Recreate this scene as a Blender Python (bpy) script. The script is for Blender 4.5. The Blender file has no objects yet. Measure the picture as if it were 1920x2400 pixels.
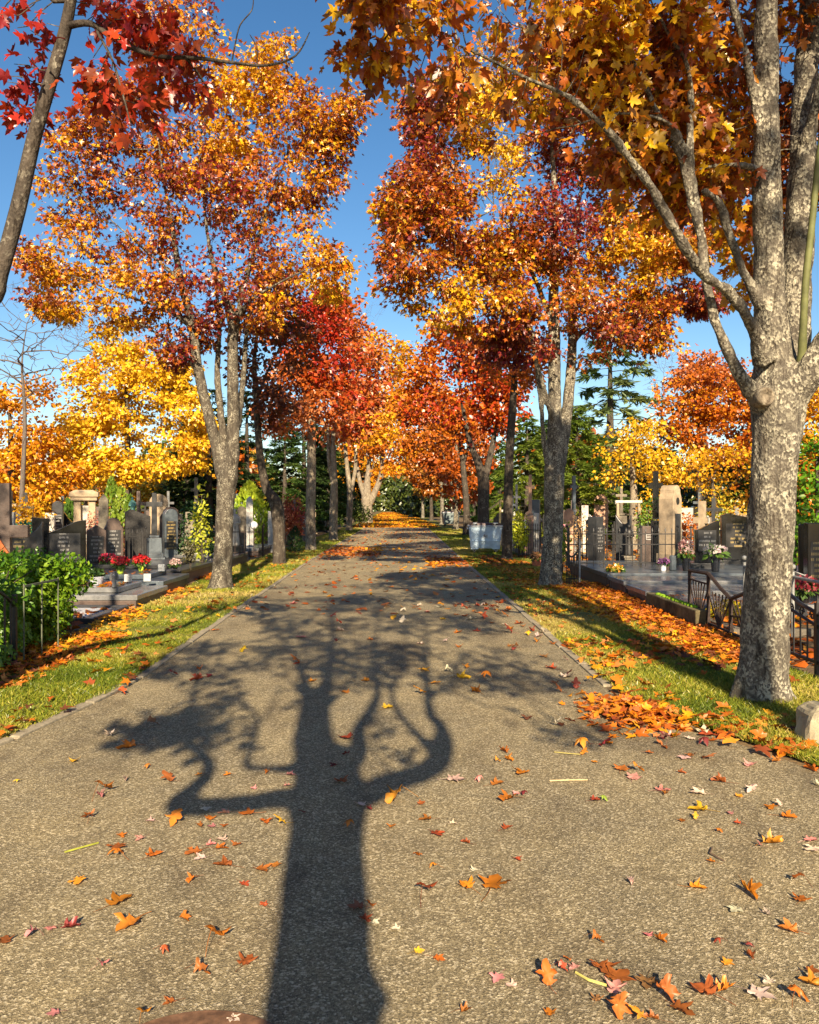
import bpy, bmesh, math, random, time
import numpy as np
from mathutils import Vector, Matrix, noise

T0 = time.time()
RND = random.Random(11)
rng = np.random.default_rng(11)
scene = bpy.context.scene
COL = scene.collection

# ------------------------------------------------------------ camera
EYE = 1.6
FPX, CX, HY = 1900.0, 960.0, 1188.0          # focal length, centre column and horizon row of the 1920 x 2400 photograph
cam_data = bpy.data.cameras.new('camera')
cam_data.sensor_fit = 'VERTICAL'
cam_data.sensor_height = 24.0
cam_data.lens = 24.0 * FPX / 2400.0
cam_data.shift_y = -12.0 / 2400.0
cam_data.clip_start = 0.05
cam_data.clip_end = 2000
cam = bpy.data.objects.new('camera', cam_data)
cam.location = (0, 0, EYE)
cam.rotation_euler = (math.radians(90), 0, 0)
COL.objects.link(cam)
scene.camera = cam

# ------------------------------------------------------------ sky and sun
ELEV = math.radians(29)
SH = Vector((0.0885, -1.0, 0)).normalized()
SUN = Vector((SH.x * math.cos(ELEV), SH.y * math.cos(ELEV), math.sin(ELEV)))   # towards the sun
world = bpy.data.worlds.new('World')
scene.world = world
world.use_nodes = True
wn = world.node_tree
sky = wn.nodes.new('ShaderNodeTexSky')
sky.sky_type = 'NISHITA'
sky.sun_disc = False
sky.sun_elevation = ELEV
sky.sun_rotation = math.atan2(SUN.x, SUN.y)
sky.altitude = 200
sky.air_density = 1.0
sky.dust_density = 0.4
sky.ozone_density = 1.1
bg = wn.nodes['Background']
hsv = wn.nodes.new('ShaderNodeHueSaturation')
hsv.inputs['Saturation'].default_value = 1.3
wn.links.new(sky.outputs[0], hsv.inputs['Color'])
wn.links.new(hsv.outputs[0], bg.inputs['Color'])
bg.inputs['Strength'].default_value = 0.062
sd = bpy.data.lights.new('sun', 'SUN')
sd.energy = 5.0
sd.angle = math.radians(0.53)
sd.color = (1.0, 0.82, 0.58)
so = bpy.data.objects.new('sun', sd)
so.rotation_euler = SUN.to_track_quat('Z', 'Y').to_euler()
so.location = (4, -30, 30)
COL.objects.link(so)
scene.view_settings.view_transform = 'Standard'
scene.view_settings.look = 'None'
scene.view_settings.exposure = 1.3
scene.view_settings.gamma = 1.0
scene.cycles.max_bounces = 6
scene.cycles.diffuse_bounces = 3
scene.cycles.glossy_bounces = 2
scene.cycles.transmission_bounces = 3

# ------------------------------------------------------------ photograph measurements -> metres
K = 1920.0 / 1725.0
def gnd(xs, ys):                    # a point of the flat ground from a photo pixel
    Y = EYE * FPX / (ys - HY)
    return Vector(((xs - CX) / FPX * Y, Y, 0))
def at(xs, ys, Y):                  # a point at distance Y
    return Vector(((xs - CX) / FPX * Y, Y, EYE + (HY - ys) / FPX * Y))
def D(x, y, Y): return at(x * K, y * K, Y)
def lerp_tab(tab, t):
    if t <= tab[0][0]: return tab[0][1]
    for (a, va), (b, vb) in zip(tab, tab[1:]):
        if t <= b: return va + (vb - va) * (t - a) / (b - a)
    return tab[-1][1]
XL_T = [(-12, -6.0), (1, -4.1), (4, -3.1), (5.38, -2.72), (7.14, -2.47), (11.7, -2.62), (23, -2.9), (51, -3.2), (120, -4.6), (260, -7.5)]
XR_T = [(-12, 12), (2.0, 6.0), (3.4, 4.0), (4.3, 2.95), (4.9, 2.45), (5.6, 2.15), (6.3, 1.85), (7.05, 1.72), (10, 1.69), (15.8, 1.64), (26.7, 1.52), (64, 1.3), (120, .3), (260, -2.5)]
def XL(Y): return lerp_tab(XL_T, Y)
def XR(Y): return lerp_tab(XR_T, Y)

# ------------------------------------------------------------ object helpers
def tag(o, label=None, cat=None, group=None, kind=None):
    if label: o['label'] = label
    if cat: o['category'] = cat
    if group: o['group'] = group
    if kind: o['kind'] = kind
    return o
def empty(name, loc=(0, 0, 0), rz=0.0, label=None, cat=None, group=None):
    o = bpy.data.objects.new(name, None)
    o.empty_display_size = .2
    o.location = loc
    o.rotation_euler = (0, 0, rz)
    COL.objects.link(o)
    return tag(o, label, cat, group)
def raw_mesh(name, V, faces, tint=None, smooth=False):
    """V (n,3) array, faces list of (m,k) int arrays"""
    V = np.asarray(V, np.float32)
    me = bpy.data.meshes.new(name)
    me.vertices.add(len(V))
    me.vertices.foreach_set('co', V.ravel())
    faces = [np.asarray(f, np.int32) for f in faces if len(f)]
    tot = np.concatenate([np.full(len(f), f.shape[1], np.int32) for f in faces])
    flat = np.concatenate([f.ravel() for f in faces])
    me.loops.add(len(flat))
    me.loops.foreach_set('vertex_index', flat)
    me.polygons.add(len(tot))
    st = np.zeros(len(tot), np.int32)
    st[1:] = np.cumsum(tot)[:-1]
    me.polygons.foreach_set('loop_start', st)
    me.polygons.foreach_set('loop_total', tot)
    if smooth: me.polygons.foreach_set('use_smooth', np.ones(len(tot), bool))
    if tint is not None:
        a = me.attributes.new('tint', 'FLOAT_COLOR', 'POINT')
        c = np.ones((len(V), 4), np.float32)
        c[:, :3] = tint
        a.data.foreach_set('color', c.ravel())
    me.update(calc_edges=True)
    return me
def link(name, me, mat=None, parent=None, loc=None):
    o = bpy.data.objects.new(name, me)
    if mat is not None and len(me.materials) == 0: me.materials.append(mat)
    if parent: o.parent = parent
    if loc is not None: o.location = loc
    COL.objects.link(o)
    return o
def copy_tree(o, parent=None):
    c = o.copy()
    COL.objects.link(c)
    c.parent = parent
    for ch in list(o.children): copy_tree(ch, c)
    return c

class MB:
    """collects shapes, links them as ONE mesh"""
    def __init__(s): s.V, s.F, s.n = [], [], 0
    def add(s, V, F, M=None):
        V = [Vector(v) for v in V]
        if M is not None: V = [M @ v for v in V]
        s.V += [tuple(v) for v in V]
        s.F += [tuple(i + s.n for i in f) for f in F]
        s.n += len(V)
        return s
    def box(s, c, d, M=None, top=(1, 1)):
        x, y, z = c; a, b, h = d[0] / 2, d[1] / 2, d[2] / 2
        tx, ty = top
        V = [(x - a, y - b, z - h), (x + a, y - b, z - h), (x + a, y + b, z - h), (x - a, y + b, z - h),
             (x - a * tx, y - b * ty, z + h), (x + a * tx, y - b * ty, z + h), (x + a * tx, y + b * ty, z + h), (x - a * tx, y + b * ty, z + h)]
        return s.add(V, [(3, 2, 1, 0), (4, 5, 6, 7), (0, 1, 5, 4), (1, 2, 6, 5), (2, 3, 7, 6), (3, 0, 4, 7)], M)
    def prism(s, out, y0, y1, M=None):
        """outline in the x-z plane, pushed from y0 to y1"""
        n = len(out)
        V = [(x, y0, z) for x, z in out] + [(x, y1, z) for x, z in out]
        F = [tuple(range(n)), tuple(range(2 * n - 1, n - 1, -1))]
        F += [(i, n + i, n + (i + 1) % n, (i + 1) % n) for i in range(n)]
        return s.add(V, F, M)
    def lathe(s, prof, n=16, c=(0, 0, 0), M=None):
        V, F = [], []
        for r, z in prof:
            for k in range(n):
                a = 2 * math.pi * k / n
                V.append((c[0] + r * math.cos(a), c[1] + r * math.sin(a), c[2] + z))
        for j in range(len(prof) - 1):
            for k in range(n):
                F.append((j * n + k, j * n + (k + 1) % n, (j + 1) * n + (k + 1) % n, (j + 1) * n + k))
        F.append(tuple(range(n - 1, -1, -1)))
        F.append(tuple(range((len(prof) - 1) * n, len(prof) * n)))
        return s.add(V, F, M)
    def bar(s, a, b, w, d=None, n=4, M=None):
        a, b = Vector(a), Vector(b)
        d = d or w
        t = (b - a).normalized()
        u = t.cross(Vector((0, 0, 1)))
        if u.length < 1e-3: u = Vector((1, 0, 0))
        u.normalize(); v = t.cross(u)
        ring = [(math.cos(2 * math.pi * (k + .5) / n) * w * .7, math.sin(2 * math.pi * (k + .5) / n) * d * .7) for k in range(n)]
        V = [a + u * p + v * q for p, q in ring] + [b + u * p + v * q for p, q in ring]
        F = [(k, (k + 1) % n, n + (k + 1) % n, n + k) for k in range(n)] + [tuple(range(n - 1, -1, -1)), tuple(range(n, 2 * n))]
        return s.add(V, F, M)
    def path(s, pts, w, n=5, M=None):
        for p, q in zip(pts, pts[1:]): s.bar(p, q, w, n=n, M=M)
        return s
    def ball(s, c, r, M=None, n=10, m=7):
        c = Vector(c); rx, ry, rz = (r, r, r) if not hasattr(r, '__len__') else r
        V = [(c.x, c.y, c.z - rz)]
        for j in range(1, m):
            t = -math.pi / 2 + math.pi * j / m
            for k in range(n):
                a = 2 * math.pi * k / n
                V.append((c.x + rx * math.cos(t) * math.cos(a), c.y + ry * math.cos(t) * math.sin(a), c.z + rz * math.sin(t)))
        V.append((c.x, c.y, c.z + rz))
        F = [(0, 1 + (k + 1) % n, 1 + k) for k in range(n)]
        for j in range(m - 2):
            for k in range(n):
                F.append((1 + j * n + k, 1 + j * n + (k + 1) % n, 1 + (j + 1) * n + (k + 1) % n, 1 + (j + 1) * n + k))
        L = len(V) - 1; b = 1 + (m - 2) * n
        F += [(b + k, b + (k + 1) % n, L) for k in range(n)]
        return s.add(V, F, M)
    def build(s, name, mat, parent=None, bevel=0.0, smooth=False, loc=None):
        me = bpy.data.meshes.new(name)
        me.from_pydata(s.V, [], s.F)
        bm = bmesh.new(); bm.from_mesh(me)
        bmesh.ops.recalc_face_normals(bm, faces=bm.faces)
        bm.to_mesh(me); bm.free()
        if smooth: me.polygons.foreach_set('use_smooth', [True] * len(me.polygons))
        o = link(name, me, mat, parent, loc)
        if bevel:
            m = o.modifiers.new('bevel', 'BEVEL')
            m.width = bevel; m.segments = 2; m.limit_method = 'ANGLE'; m.angle_limit = math.radians(35)
        return o

# ------------------------------------------------------------ materials
def mat_new(name):
    m = bpy.data.materials.new(name)
    m.use_nodes = True
    nt = m.node_tree
    return m, nt, nt.nodes['Principled BSDF']
def nd(nt, t, **kw):
    n = nt.nodes.new(t)
    for k, v in kw.items():
        if k in n.inputs: n.inputs[k].default_value = v
        else: setattr(n, k, v)
    return n
def ramp(nt, stops, interp='LINEAR'):
    r = nt.nodes.new('ShaderNodeValToRGB')
    e = r.color_ramp.elements
    r.color_ramp.interpolation = interp
    while len(e) < len(stops): e.new(.5)
    for el, (p, c) in zip(e, stops):
        el.position = p
        el.color = (*c, 1) if len(c) == 3 else c
    return r
def coords(nt, scale=(1, 1, 1), world=False):
    if world:
        g = nt.nodes.new('ShaderNodeNewGeometry'); out = g.outputs['Position']
    else:
        g = nt.nodes.new('ShaderNodeTexCoord'); out = g.outputs['Object']
    mp = nt.nodes.new('ShaderNodeMapping'); mp.inputs['Scale'].default_value = scale
    nt.links.new(out, mp.inputs['Vector'])
    return mp.outputs[0]
def noise_n(nt, vec, scale, detail=4, rough=.55, dist=0):
    n = nd(nt, 'ShaderNodeTexNoise', Scale=scale, Detail=detail, Roughness=rough, Distortion=dist)
    nt.links.new(vec, n.inputs['Vector'])
    return n
def bump(nt, p, h, strength, dist):
    b = nd(nt, 'ShaderNodeBump', Strength=strength, Distance=dist)
    nt.links.new(h, b.inputs['Height'])
    nt.links.new(b.outputs[0], p.inputs['Normal'])
    return b
def mix(nt, fac, a, b, mode='MIX'):
    m = nt.nodes.new('ShaderNodeMix'); m.data_type = 'RGBA'; m.blend_type = mode
    for sock, v in ((m.inputs[0], fac), (m.inputs[6], a), (m.inputs[7], b)):
        if hasattr(v, 'is_linked') or hasattr(v, 'links'): nt.links.new(v, sock)
        elif hasattr(v, '__len__'): sock.default_value = (*v, 1)
        else: sock.default_value = v
    return m.outputs[2]

def mat_leaf(name, trans=.38, gloss=.05, rough=.35, sat=1.0):
    m = bpy.data.materials.new(name); m.use_nodes = True
    nt = m.node_tree; nt.nodes.clear()
    out = nt.nodes.new('ShaderNodeOutputMaterial')
    at_ = nd(nt, 'ShaderNodeAttribute', attribute_name='tint')
    oi = nt.nodes.new('ShaderNodeObjectInfo')
    c = mix(nt, 1.0, at_.outputs['Color'], oi.outputs['Color'], 'MULTIPLY')
    d = nt.nodes.new('ShaderNodeBsdfDiffuse'); t = nt.nodes.new('ShaderNodeBsdfTranslucent')
    g = nd(nt, 'ShaderNodeBsdfGlossy', Roughness=rough)
    nt.links.new(c, d.inputs['Color']); nt.links.new(c, t.inputs['Color'])
    m1 = nd(nt, 'ShaderNodeMixShader', Fac=trans); m2 = nd(nt, 'ShaderNodeMixShader', Fac=gloss)
    nt.links.new(d.outputs[0], m1.inputs[1]); nt.links.new(t.outputs[0], m1.inputs[2])
    nt.links.new(m1.outputs[0], m2.inputs[1]); nt.links.new(g.outputs[0], m2.inputs[2])
    nt.links.new(m2.outputs[0], out.inputs['Surface'])
    return m
M_LEAF = mat_leaf('autumn_leaf', trans=.3)
M_FALLEN = mat_leaf('fallen_leaf', trans=.15, gloss=.04, rough=.45)
M_GREEN = mat_leaf('green_leaf', trans=.3, gloss=.035, rough=.4)
M_GRASS = mat_leaf('grass_blade', trans=.3, gloss=.03)

def mat_bark(name, dark, mid, light, scale=1.0, lichen=.5, bumpd=.02, ridged=1.0):
    m, nt, p = mat_new(name)
    v = coords(nt, (1, 1, .35 / ridged), world=True)
    v2 = coords(nt, (1, 1, .8), world=True)
    a = noise_n(nt, v, 9 * scale, 8, .65, .6)
    vo = nd(nt, 'ShaderNodeTexVoronoi', Scale=60 * scale); nt.links.new(v2, vo.inputs['Vector'])
    vs = nt.nodes.new('ShaderNodeSeparateColor'); nt.links.new(vo.outputs['Color'], vs.inputs[0])
    f = noise_n(nt, v2, 60 * scale, 5, .75)
    l = noise_n(nt, v2, 7 * scale, 6, .7, .4)
    r1 = ramp(nt, [(.30, dark), (.60, mid)]); nt.links.new(mix(nt, .45, a.outputs[0], f.outputs[0]), r1.inputs[0])
    r2 = ramp(nt, [(.60 - .22 * lichen, (0, 0, 0)), (.74 - .15 * lichen, (1, 1, 1))]); nt.links.new(l.outputs[0], r2.inputs[0])
    r3 = ramp(nt, [(.46, (0, 0, 0)), (.58, (1, 1, 1))]); nt.links.new(mix(nt, .4, f.outputs[0], vs.outputs[0]), r3.inputs[0])
    k = mix(nt, 1.0, r2.outputs[0], r3.outputs[0], 'MULTIPLY')
    c = mix(nt, k, r1.outputs[0], light)
    cr = noise_n(nt, coords(nt, (1, 1, .18), world=True), 22 * scale, 4, .6, 1.2)
    r4 = ramp(nt, [(.36, (.45, .42, .40)), (.46, (1, 1, 1))]); nt.links.new(cr.outputs[0], r4.inputs[0])
    c = mix(nt, 1.0, c, r4.outputs[0], 'MULTIPLY')
    nt.links.new(c, p.inputs['Base Color'])
    p.inputs['Roughness'].default_value = .9
    p.inputs['Specular IOR Level'].default_value = .2
    h = mix(nt, .45, a.outputs[0], f.outputs[0]); h2 = mix(nt, .35, h, vo.outputs['Distance']); h3 = mix(nt, .35, h2, cr.outputs[0])
    bump(nt, p, h3, 1.0, bumpd)
    return m
M_BARK = mat_bark('maple_bark', (.03, .026, .021), (.14, .12, .092), (.42, .385, .285), 1.0, .95, .03)
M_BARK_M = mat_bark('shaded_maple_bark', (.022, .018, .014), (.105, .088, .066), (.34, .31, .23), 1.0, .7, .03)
M_BARK_D = mat_bark('dark_bark', (.02, .017, .014), (.085, .068, .052), (.26, .235, .18), 1.0, .4)
M_BARK_P = mat_bark('pale_bark', (.07, .055, .04), (.27, .22, .155), (.45, .40, .29), .8, .6)
M_TWIG = mat_bark('bare_twig', (.06, .05, .045), (.16, .13, .11), (.3, .26, .22), 1.0, .2)
# ------------------------------------------------------------ leaves
def leaf_shape(kind):
    if kind == 'maple':
        half = [(.30, -.06), (.17, .16), (.52, .42), (.20, .50), ]
        half = [(.16, -.03), (.36, .02), (.20, .20), (.40, .33), (.56, .58), (.21, .52), (.20, .74)]
        pts = [(0, .02)] + half + [(0, 1.0)] + [(-x, y) for x, y in reversed(half)]
    elif kind == 'mid':
        half = [(.32, .0), (.20, .20), (.54, .52), (.19, .52)]
        pts = [(0, .0)] + half + [(0, 1.0)] + [(-x, y) for x, y in reversed(half)]
    elif kind == 'far':
        pts = [(0, 0), (.45, .25), (.3, .6), (0, 1), (-.35, .55), (-.42, .2)]
    elif kind == 'oval':
        pts = [(0, 0), (.24, .25), (.26, .55), (0, 1), (-.26, .55), (-.24, .25)]
    n = len(pts)
    V = np.array([(0, .36)] + pts)
    F = np.array([(0, 1 + i, 1 + (i + 1) % n) for i in range(n)])
    return V, F
SHAPES = {k: leaf_shape(k) for k in ('maple', 'mid', 'far', 'oval')}
def norm(a): return a / np.maximum(np.linalg.norm(a, axis=-1, keepdims=True), 1e-9)
def leaf_arrays(pos, axis, nrm, size, kind, fold=.35, curl=.25):
    S, F = SHAPES[kind]
    n, k = len(pos), len(S)
    axis = norm(axis)
    side = norm(np.cross(axis, nrm))
    up = np.cross(side, axis)
    x, y = S[:, 0], S[:, 1]
    fo = fold * rng.uniform(-.4, 1.2, (n, 1)); cu = curl * rng.uniform(-.6, 1.4, (n, 1))
    z = np.abs(x)[None] * fo - (y[None] ** 2) * cu + rng.normal(0, .035, (n, k))
    sx = rng.uniform(.8, 1.1, (n, 1))
    V = pos[:, None] + size[:, None, None] * ((x[None] * sx)[..., None] * side[:, None] + y[None, :, None] * axis[:, None] + z[..., None] * up[:, None])
    FF = (F[None] + (np.arange(n) * k)[:, None, None]).reshape(-1, 3)
    return V.reshape(-1, 3), FF, k
def vnoise(P, f, seed=0):
    """cheap smooth noise 0..1 of points"""
    r = np.random.default_rng(seed)
    s = np.zeros(len(P))
    for _ in range(6):
        k = r.normal(0, 1, 3) * f
        s += np.sin(P @ k + r.uniform(0, 6.28))
    return .5 + s / 6 * .9
def palette(P, pal, f=1.2, seed=0, jitter=.22):
    """pal: ordered list of linear colours; clump noise walks along it"""
    pal = np.array(pal)
    t = vnoise(P, f, seed) + rng.normal(0, jitter, len(P))
    t = np.clip(t, 0, .9999) * (len(pal) - 1)
    i = t.astype(int); fr = (t - i)[:, None]
    c = pal[i] * (1 - fr) + pal[np.minimum(i + 1, len(pal) - 1)] * fr
    return c * rng.uniform(.78, 1.18, (len(P), 1))

# ------------------------------------------------------------ trees
def resample(pts, step):
    out = [pts[0]]
    for (p, r), (q, s) in zip(pts, pts[1:]):
        n = max(1, int(round((q - p).length / step)))
        for k in range(1, n + 1):
            t = k / n
            out.append((p.lerp(q, t), r + (s - r) * t))
    return out
def catmull(pts, sub=4):
    P = [Vector((*p, r)) if len(p) == 3 else p for p, r in pts]
    out = []
    for i in range(len(P) - 1):
        p0, p1, p2, p3 = P[max(i - 1, 0)], P[i], P[i + 1], P[min(i + 2, len(P) - 1)]
        for k in range(sub):
            t = k / sub
            v = .5 * ((2 * p1) + (p2 - p0) * t + (2 * p0 - 5 * p1 + 4 * p2 - p3) * t * t + (3 * p1 - p0 - 3 * p2 + p3) * t ** 3)
            out.append((Vector(v[:3]), max(v[3], .003)))
    out.append((Vector(P[-1][:3]), P[-1][3]))
    return out
def colonize(skel, attr, step=.25, infl=2.5, kill=.4, maxit=90, seed=0, up=.12, r0=.0042):
    """skel: list of polylines [(Vector, radius)], the first starts at the root"""
    r_ = np.random.default_rng(seed)
    P, par, rad = [], [], []
    for li, pl in enumerate(skel):
        pl = resample(pl, step)
        if li == 0: last = -1; start = 0
        else:
            A = np.array(P); d = np.linalg.norm(A - np.array(pl[0][0]), axis=1)
            last = int(d.argmin()); start = 1
        for p, r in pl[start:]:
            P.append(tuple(p)); par.append(last); rad.append(r); last = len(P) - 1
    nsk = len(P)
    P = np.array(P); par = list(par); rad = list(rad)
    # roots of growth: not the bare bole
    attr = np.array(attr)
    if len(attr):
        d = np.linalg.norm(attr[:, None] - P[None], axis=2)
        near = d.argmin(1); dist = d.min(1)
        alive = dist > kill
        kids = {}
        for it in range(maxit):
            act = np.where(alive & (dist < infl))[0]
            if len(act) == 0:
                if not alive.any(): break
                infl *= 1.5
                if infl > 30: break
                continue
            v = norm(attr[act] - P[near[act]])
            u, inv = np.unique(near[act], return_inverse=True)
            g = np.zeros((len(u), 3)); np.add.at(g, inv, v)
            g = norm(norm(g) + r_.normal(0, .16, g.shape) + np.array([0, 0, up]))
            new, npar = [], []
            for j, ui in enumerate(u):
                q = P[ui] + g[j] * step
                ks = kids.setdefault(int(ui), [])
                if len(ks) >= 3 or any(np.linalg.norm(q - o) < .35 * step for o in ks):
                    a = act[inv == j]; alive[a[dist[a].argmin()]] = False
                    continue
                ks.append(q); new.append(q); npar.append(int(ui))
            if not new: continue
            new = np.array(new); b = len(P)
            P = np.vstack([P, new]); par += npar; rad += [0.0] * len(new)
            d = np.linalg.norm(attr[:, None] - new[None], axis=2)
            nm = d.argmin(1); dm = d[np.arange(len(attr)), nm]
            up_ = dm < dist
            dist[up_] = dm[up_]; near[up_] = b + nm[up_]
            alive &= dist > kill
    n = len(P)
    par = np.array(par); rad = np.array(rad)
    # radii
    acc = np.zeros(n); has = np.zeros(n, bool)
    has[par[par >= 0]] = True
    acc[~has] = r0 ** 2.15
    for i in range(n - 1, 0, -1):
        if par[i] >= 0: acc[par[i]] += acc[i]
    pipe = acc ** (1 / 2.15)
    R_ = np.where(rad > 0, rad, pipe)
    for i in range(nsk, n):
        R_[i] = min(R_[i], R_[par[i]] * .85 + .0005)
    # distance to the tip (in nodes)
    td = np.zeros(n, int)
    for i in range(n - 1, 0, -1):
        if par[i] >= 0: td[par[i]] = max(td[par[i]], td[i] + 1)
    return P, par, R_, td, nsk
def tube(pts, rr, n):
    pts = np.asarray(pts, float); m = len(pts)
    t = np.gradient(pts, axis=0); t = norm(t)
    ref = np.array([.31, .95, .05]) if abs(t[0] @ np.array([0, 0, 1.])) > .6 else np.array([0.05, .1, 1.])
    u = norm(np.cross(t, ref)); v = np.cross(t, u)
    a = np.arange(n) * 2 * np.pi / n
    V = pts[:, None] + np.asarray(rr)[:, None, None] * (np.cos(a)[None, :, None] * u[:, None] + np.sin(a)[None, :, None] * v[:, None])
    i = np.arange(m - 1)[:, None] * n; k = np.arange(n)[None]; k2 = (k + 1) % n
    F = np.stack([i + k, i + k2, i + n + k2, i + n + k], -1).reshape(-1, 4)
    return V.reshape(-1, 3), F
def tubes_from(P, par, R_, rmin=0.0, rmax=9.0, only=None):
    n = len(P)
    kids = [[] for _ in range(n)]
    for i in range(n):
        if par[i] >= 0: kids[par[i]].append(i)
    Vs, Fs, off = [], [], 0
    stack = [(0, None)]
    while stack:
        i, frm = stack.pop()
        ch = [] if frm is None else [frm]
        ch.append(i)
        while kids[ch[-1]]:
            ks = sorted(kids[ch[-1]], key=lambda q: -R_[q])
            for q in ks[1:]: stack.append((q, ch[-1]))
            ch.append(ks[0])
        idx = np.array(ch)
        pts, rr = P[idx].copy(), R_[idx].copy()
        if frm is not None: rr[0] = rr[1] * 1.05
        rr[-1] *= .6
        if len(idx) < 2 or rr.max() < rmin or rr.max() > rmax: continue
        ns = 10 if rr.max() > .07 else 7 if rr.max() > .03 else 5 if rr.max() > .012 else 3
        V, F = tube(pts, rr, ns)
        Vs.append(V); Fs.append(F + off); off += len(V)
    return np.vstack(Vs), np.vstack(Fs)
def remesh_bole(skel, voxel, seed=0, amp=.012, freq=9.0):
    """blend the thick hand laid limbs into one continuous skin"""
    Vs, Fs, off = [], [], 0
    for pl in skel:
        pl = resample(pl, .08)
        pts = np.array([p for p, r in pl]); rr = np.array([r for p, r in pl])
        V, F = tube(pts, rr, 14)
        m = len(pts)
        V = np.vstack([V, pts[:1], pts[-1:]])
        c0, c1 = m * 14, m * 14 + 1
        k = np.arange(14)
        cap = np.concatenate([np.stack([np.full(14, c0), (k + 1) % 14, k], 1), np.stack([np.full(14, c1), (m - 1) * 14 + k, (m - 1) * 14 + (k + 1) % 14], 1)])
        Vs.append(V); Fs.append((F + off, cap + off)); off += len(V)
    me = raw_mesh('bole', np.vstack(Vs), [np.vstack([f[0] for f in Fs]), np.vstack([f[1] for f in Fs])])
    o = link('bole', me)
    md = o.modifiers.new('r', 'REMESH'); md.mode = 'VOXEL'; md.voxel_size = voxel
    sm = o.modifiers.new('s', 'SMOOTH'); sm.factor = .5; sm.iterations = 4
    dg = bpy.context.evaluated_depsgraph_get()
    e = o.evaluated_get(dg); m2 = e.to_mesh()
    V = np.zeros(len(m2.vertices) * 3, np.float32); m2.vertices.foreach_get('co', V); V = V.reshape(-1, 3)
    N = np.zeros(len(m2.vertices) * 3, np.float32); m2.vertices.foreach_get('normal', N); N = N.reshape(-1, 3)
    Q = np.zeros(len(m2.loops), np.int32); m2.loops.foreach_get('vertex_index', Q)
    tot = np.zeros(len(m2.polygons), np.int32); m2.polygons.foreach_get('loop_total', tot)
    st = np.zeros(len(m2.polygons), np.int32); m2.polygons.foreach_get('loop_start', st)
    q4 = st[tot == 4][:, None] + np.arange(4)[None]; q3 = st[tot == 3][:, None] + np.arange(3)[None]
    F4, F3 = Q[q4], Q[q3]
    e.to_mesh_clear()
    bpy.data.objects.remove(o); bpy.data.meshes.remove(me)
    if amp:
        d = np.array([noise.fractal(Vector((v[0] * freq, v[1] * freq, v[2] * freq * .45 + seed)), 1.0, 2.1, 3) for v in V])
        V = V + N * (d * amp)[:, None]
    return V, F4, F3
def sample_blobs(blobs, n, seed=0, shell=.35):
    """blobs: (centre, (rx, ry, rz)); points spread by volume"""
    r_ = np.random.default_rng(seed)
    w = np.array([b[1][0] * b[1][1] * b[1][2] for b in blobs]) ** .8
    idx = r_.choice(len(blobs), n, p=w / w.sum())
    d = norm(r_.normal(0, 1, (n, 3))); rad = r_.uniform(shell ** 3, 1, n) ** (1 / 3)
    C = np.array([tuple(b[0]) for b in blobs]); E = np.array([b[1] for b in blobs])
    return C[idx] + d * rad[:, None] * E[idx]
def leaves_on(P, par, R_, td, nsk, per, size, kind, pal, spread=.2, depth=3, seed=0, f=1.0, bias=(0, 0, 0), jitter=.22, keep=None, droop=.5):
    r_ = np.random.default_rng(seed)
    idx = np.where((td <= depth) & (np.arange(len(P)) >= nsk))[0]
    if keep is not None: idx = idx[keep(P[idx])]
    cnt = r_.poisson(per * np.clip(vnoise(P[idx], 1.3, seed + 5) * 1.25 - .12, .04, 2) * 2 * r_.uniform(.4, 1.6, len(idx)))
    src = np.repeat(idx, cnt)
    n = len(src)
    tw = norm(P[src] - P[np.maximum(par[src], 0)])
    off = r_.normal(0, 1, (n, 3)) * np.array([1, 1, .6])
    pos = P[src] + off * spread * .6 + np.array(bias)
    axis = norm(norm(off) * .9 + tw * .5 + np.array([0, 0, -droop]) + r_.normal(0, .35, (n, 3)))
    nrm = norm(np.array([0, 0, .55]) + r_.normal(0, .75, (n, 3)))
    sz = size * r_.uniform(.65, 1.25, n)
    V, F, k = leaf_arrays(pos, axis, nrm, sz, kind)
    c = palette(P[src], pal, f, seed, jitter)
    return V, F, np.repeat(c, k, 0), n

# linear colours of the leaves
YEL = (.68, .40, .012); GOLD = (.66, .30, .010); ORG = (.58, .175, .009); DORG = (.42, .098, .010); RUST = (.24, .050, .013)
BRN = (.13, .042, .016); OLV = (.24, .15, .02); RED = (.40, .042, .006); CRIM = (.33, .022, .010); WINE = (.19, .016, .02); SALM = (.55, .19, .06); LIME = (.55, .60, .03); PINK = (.75, .25, .20)

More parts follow.
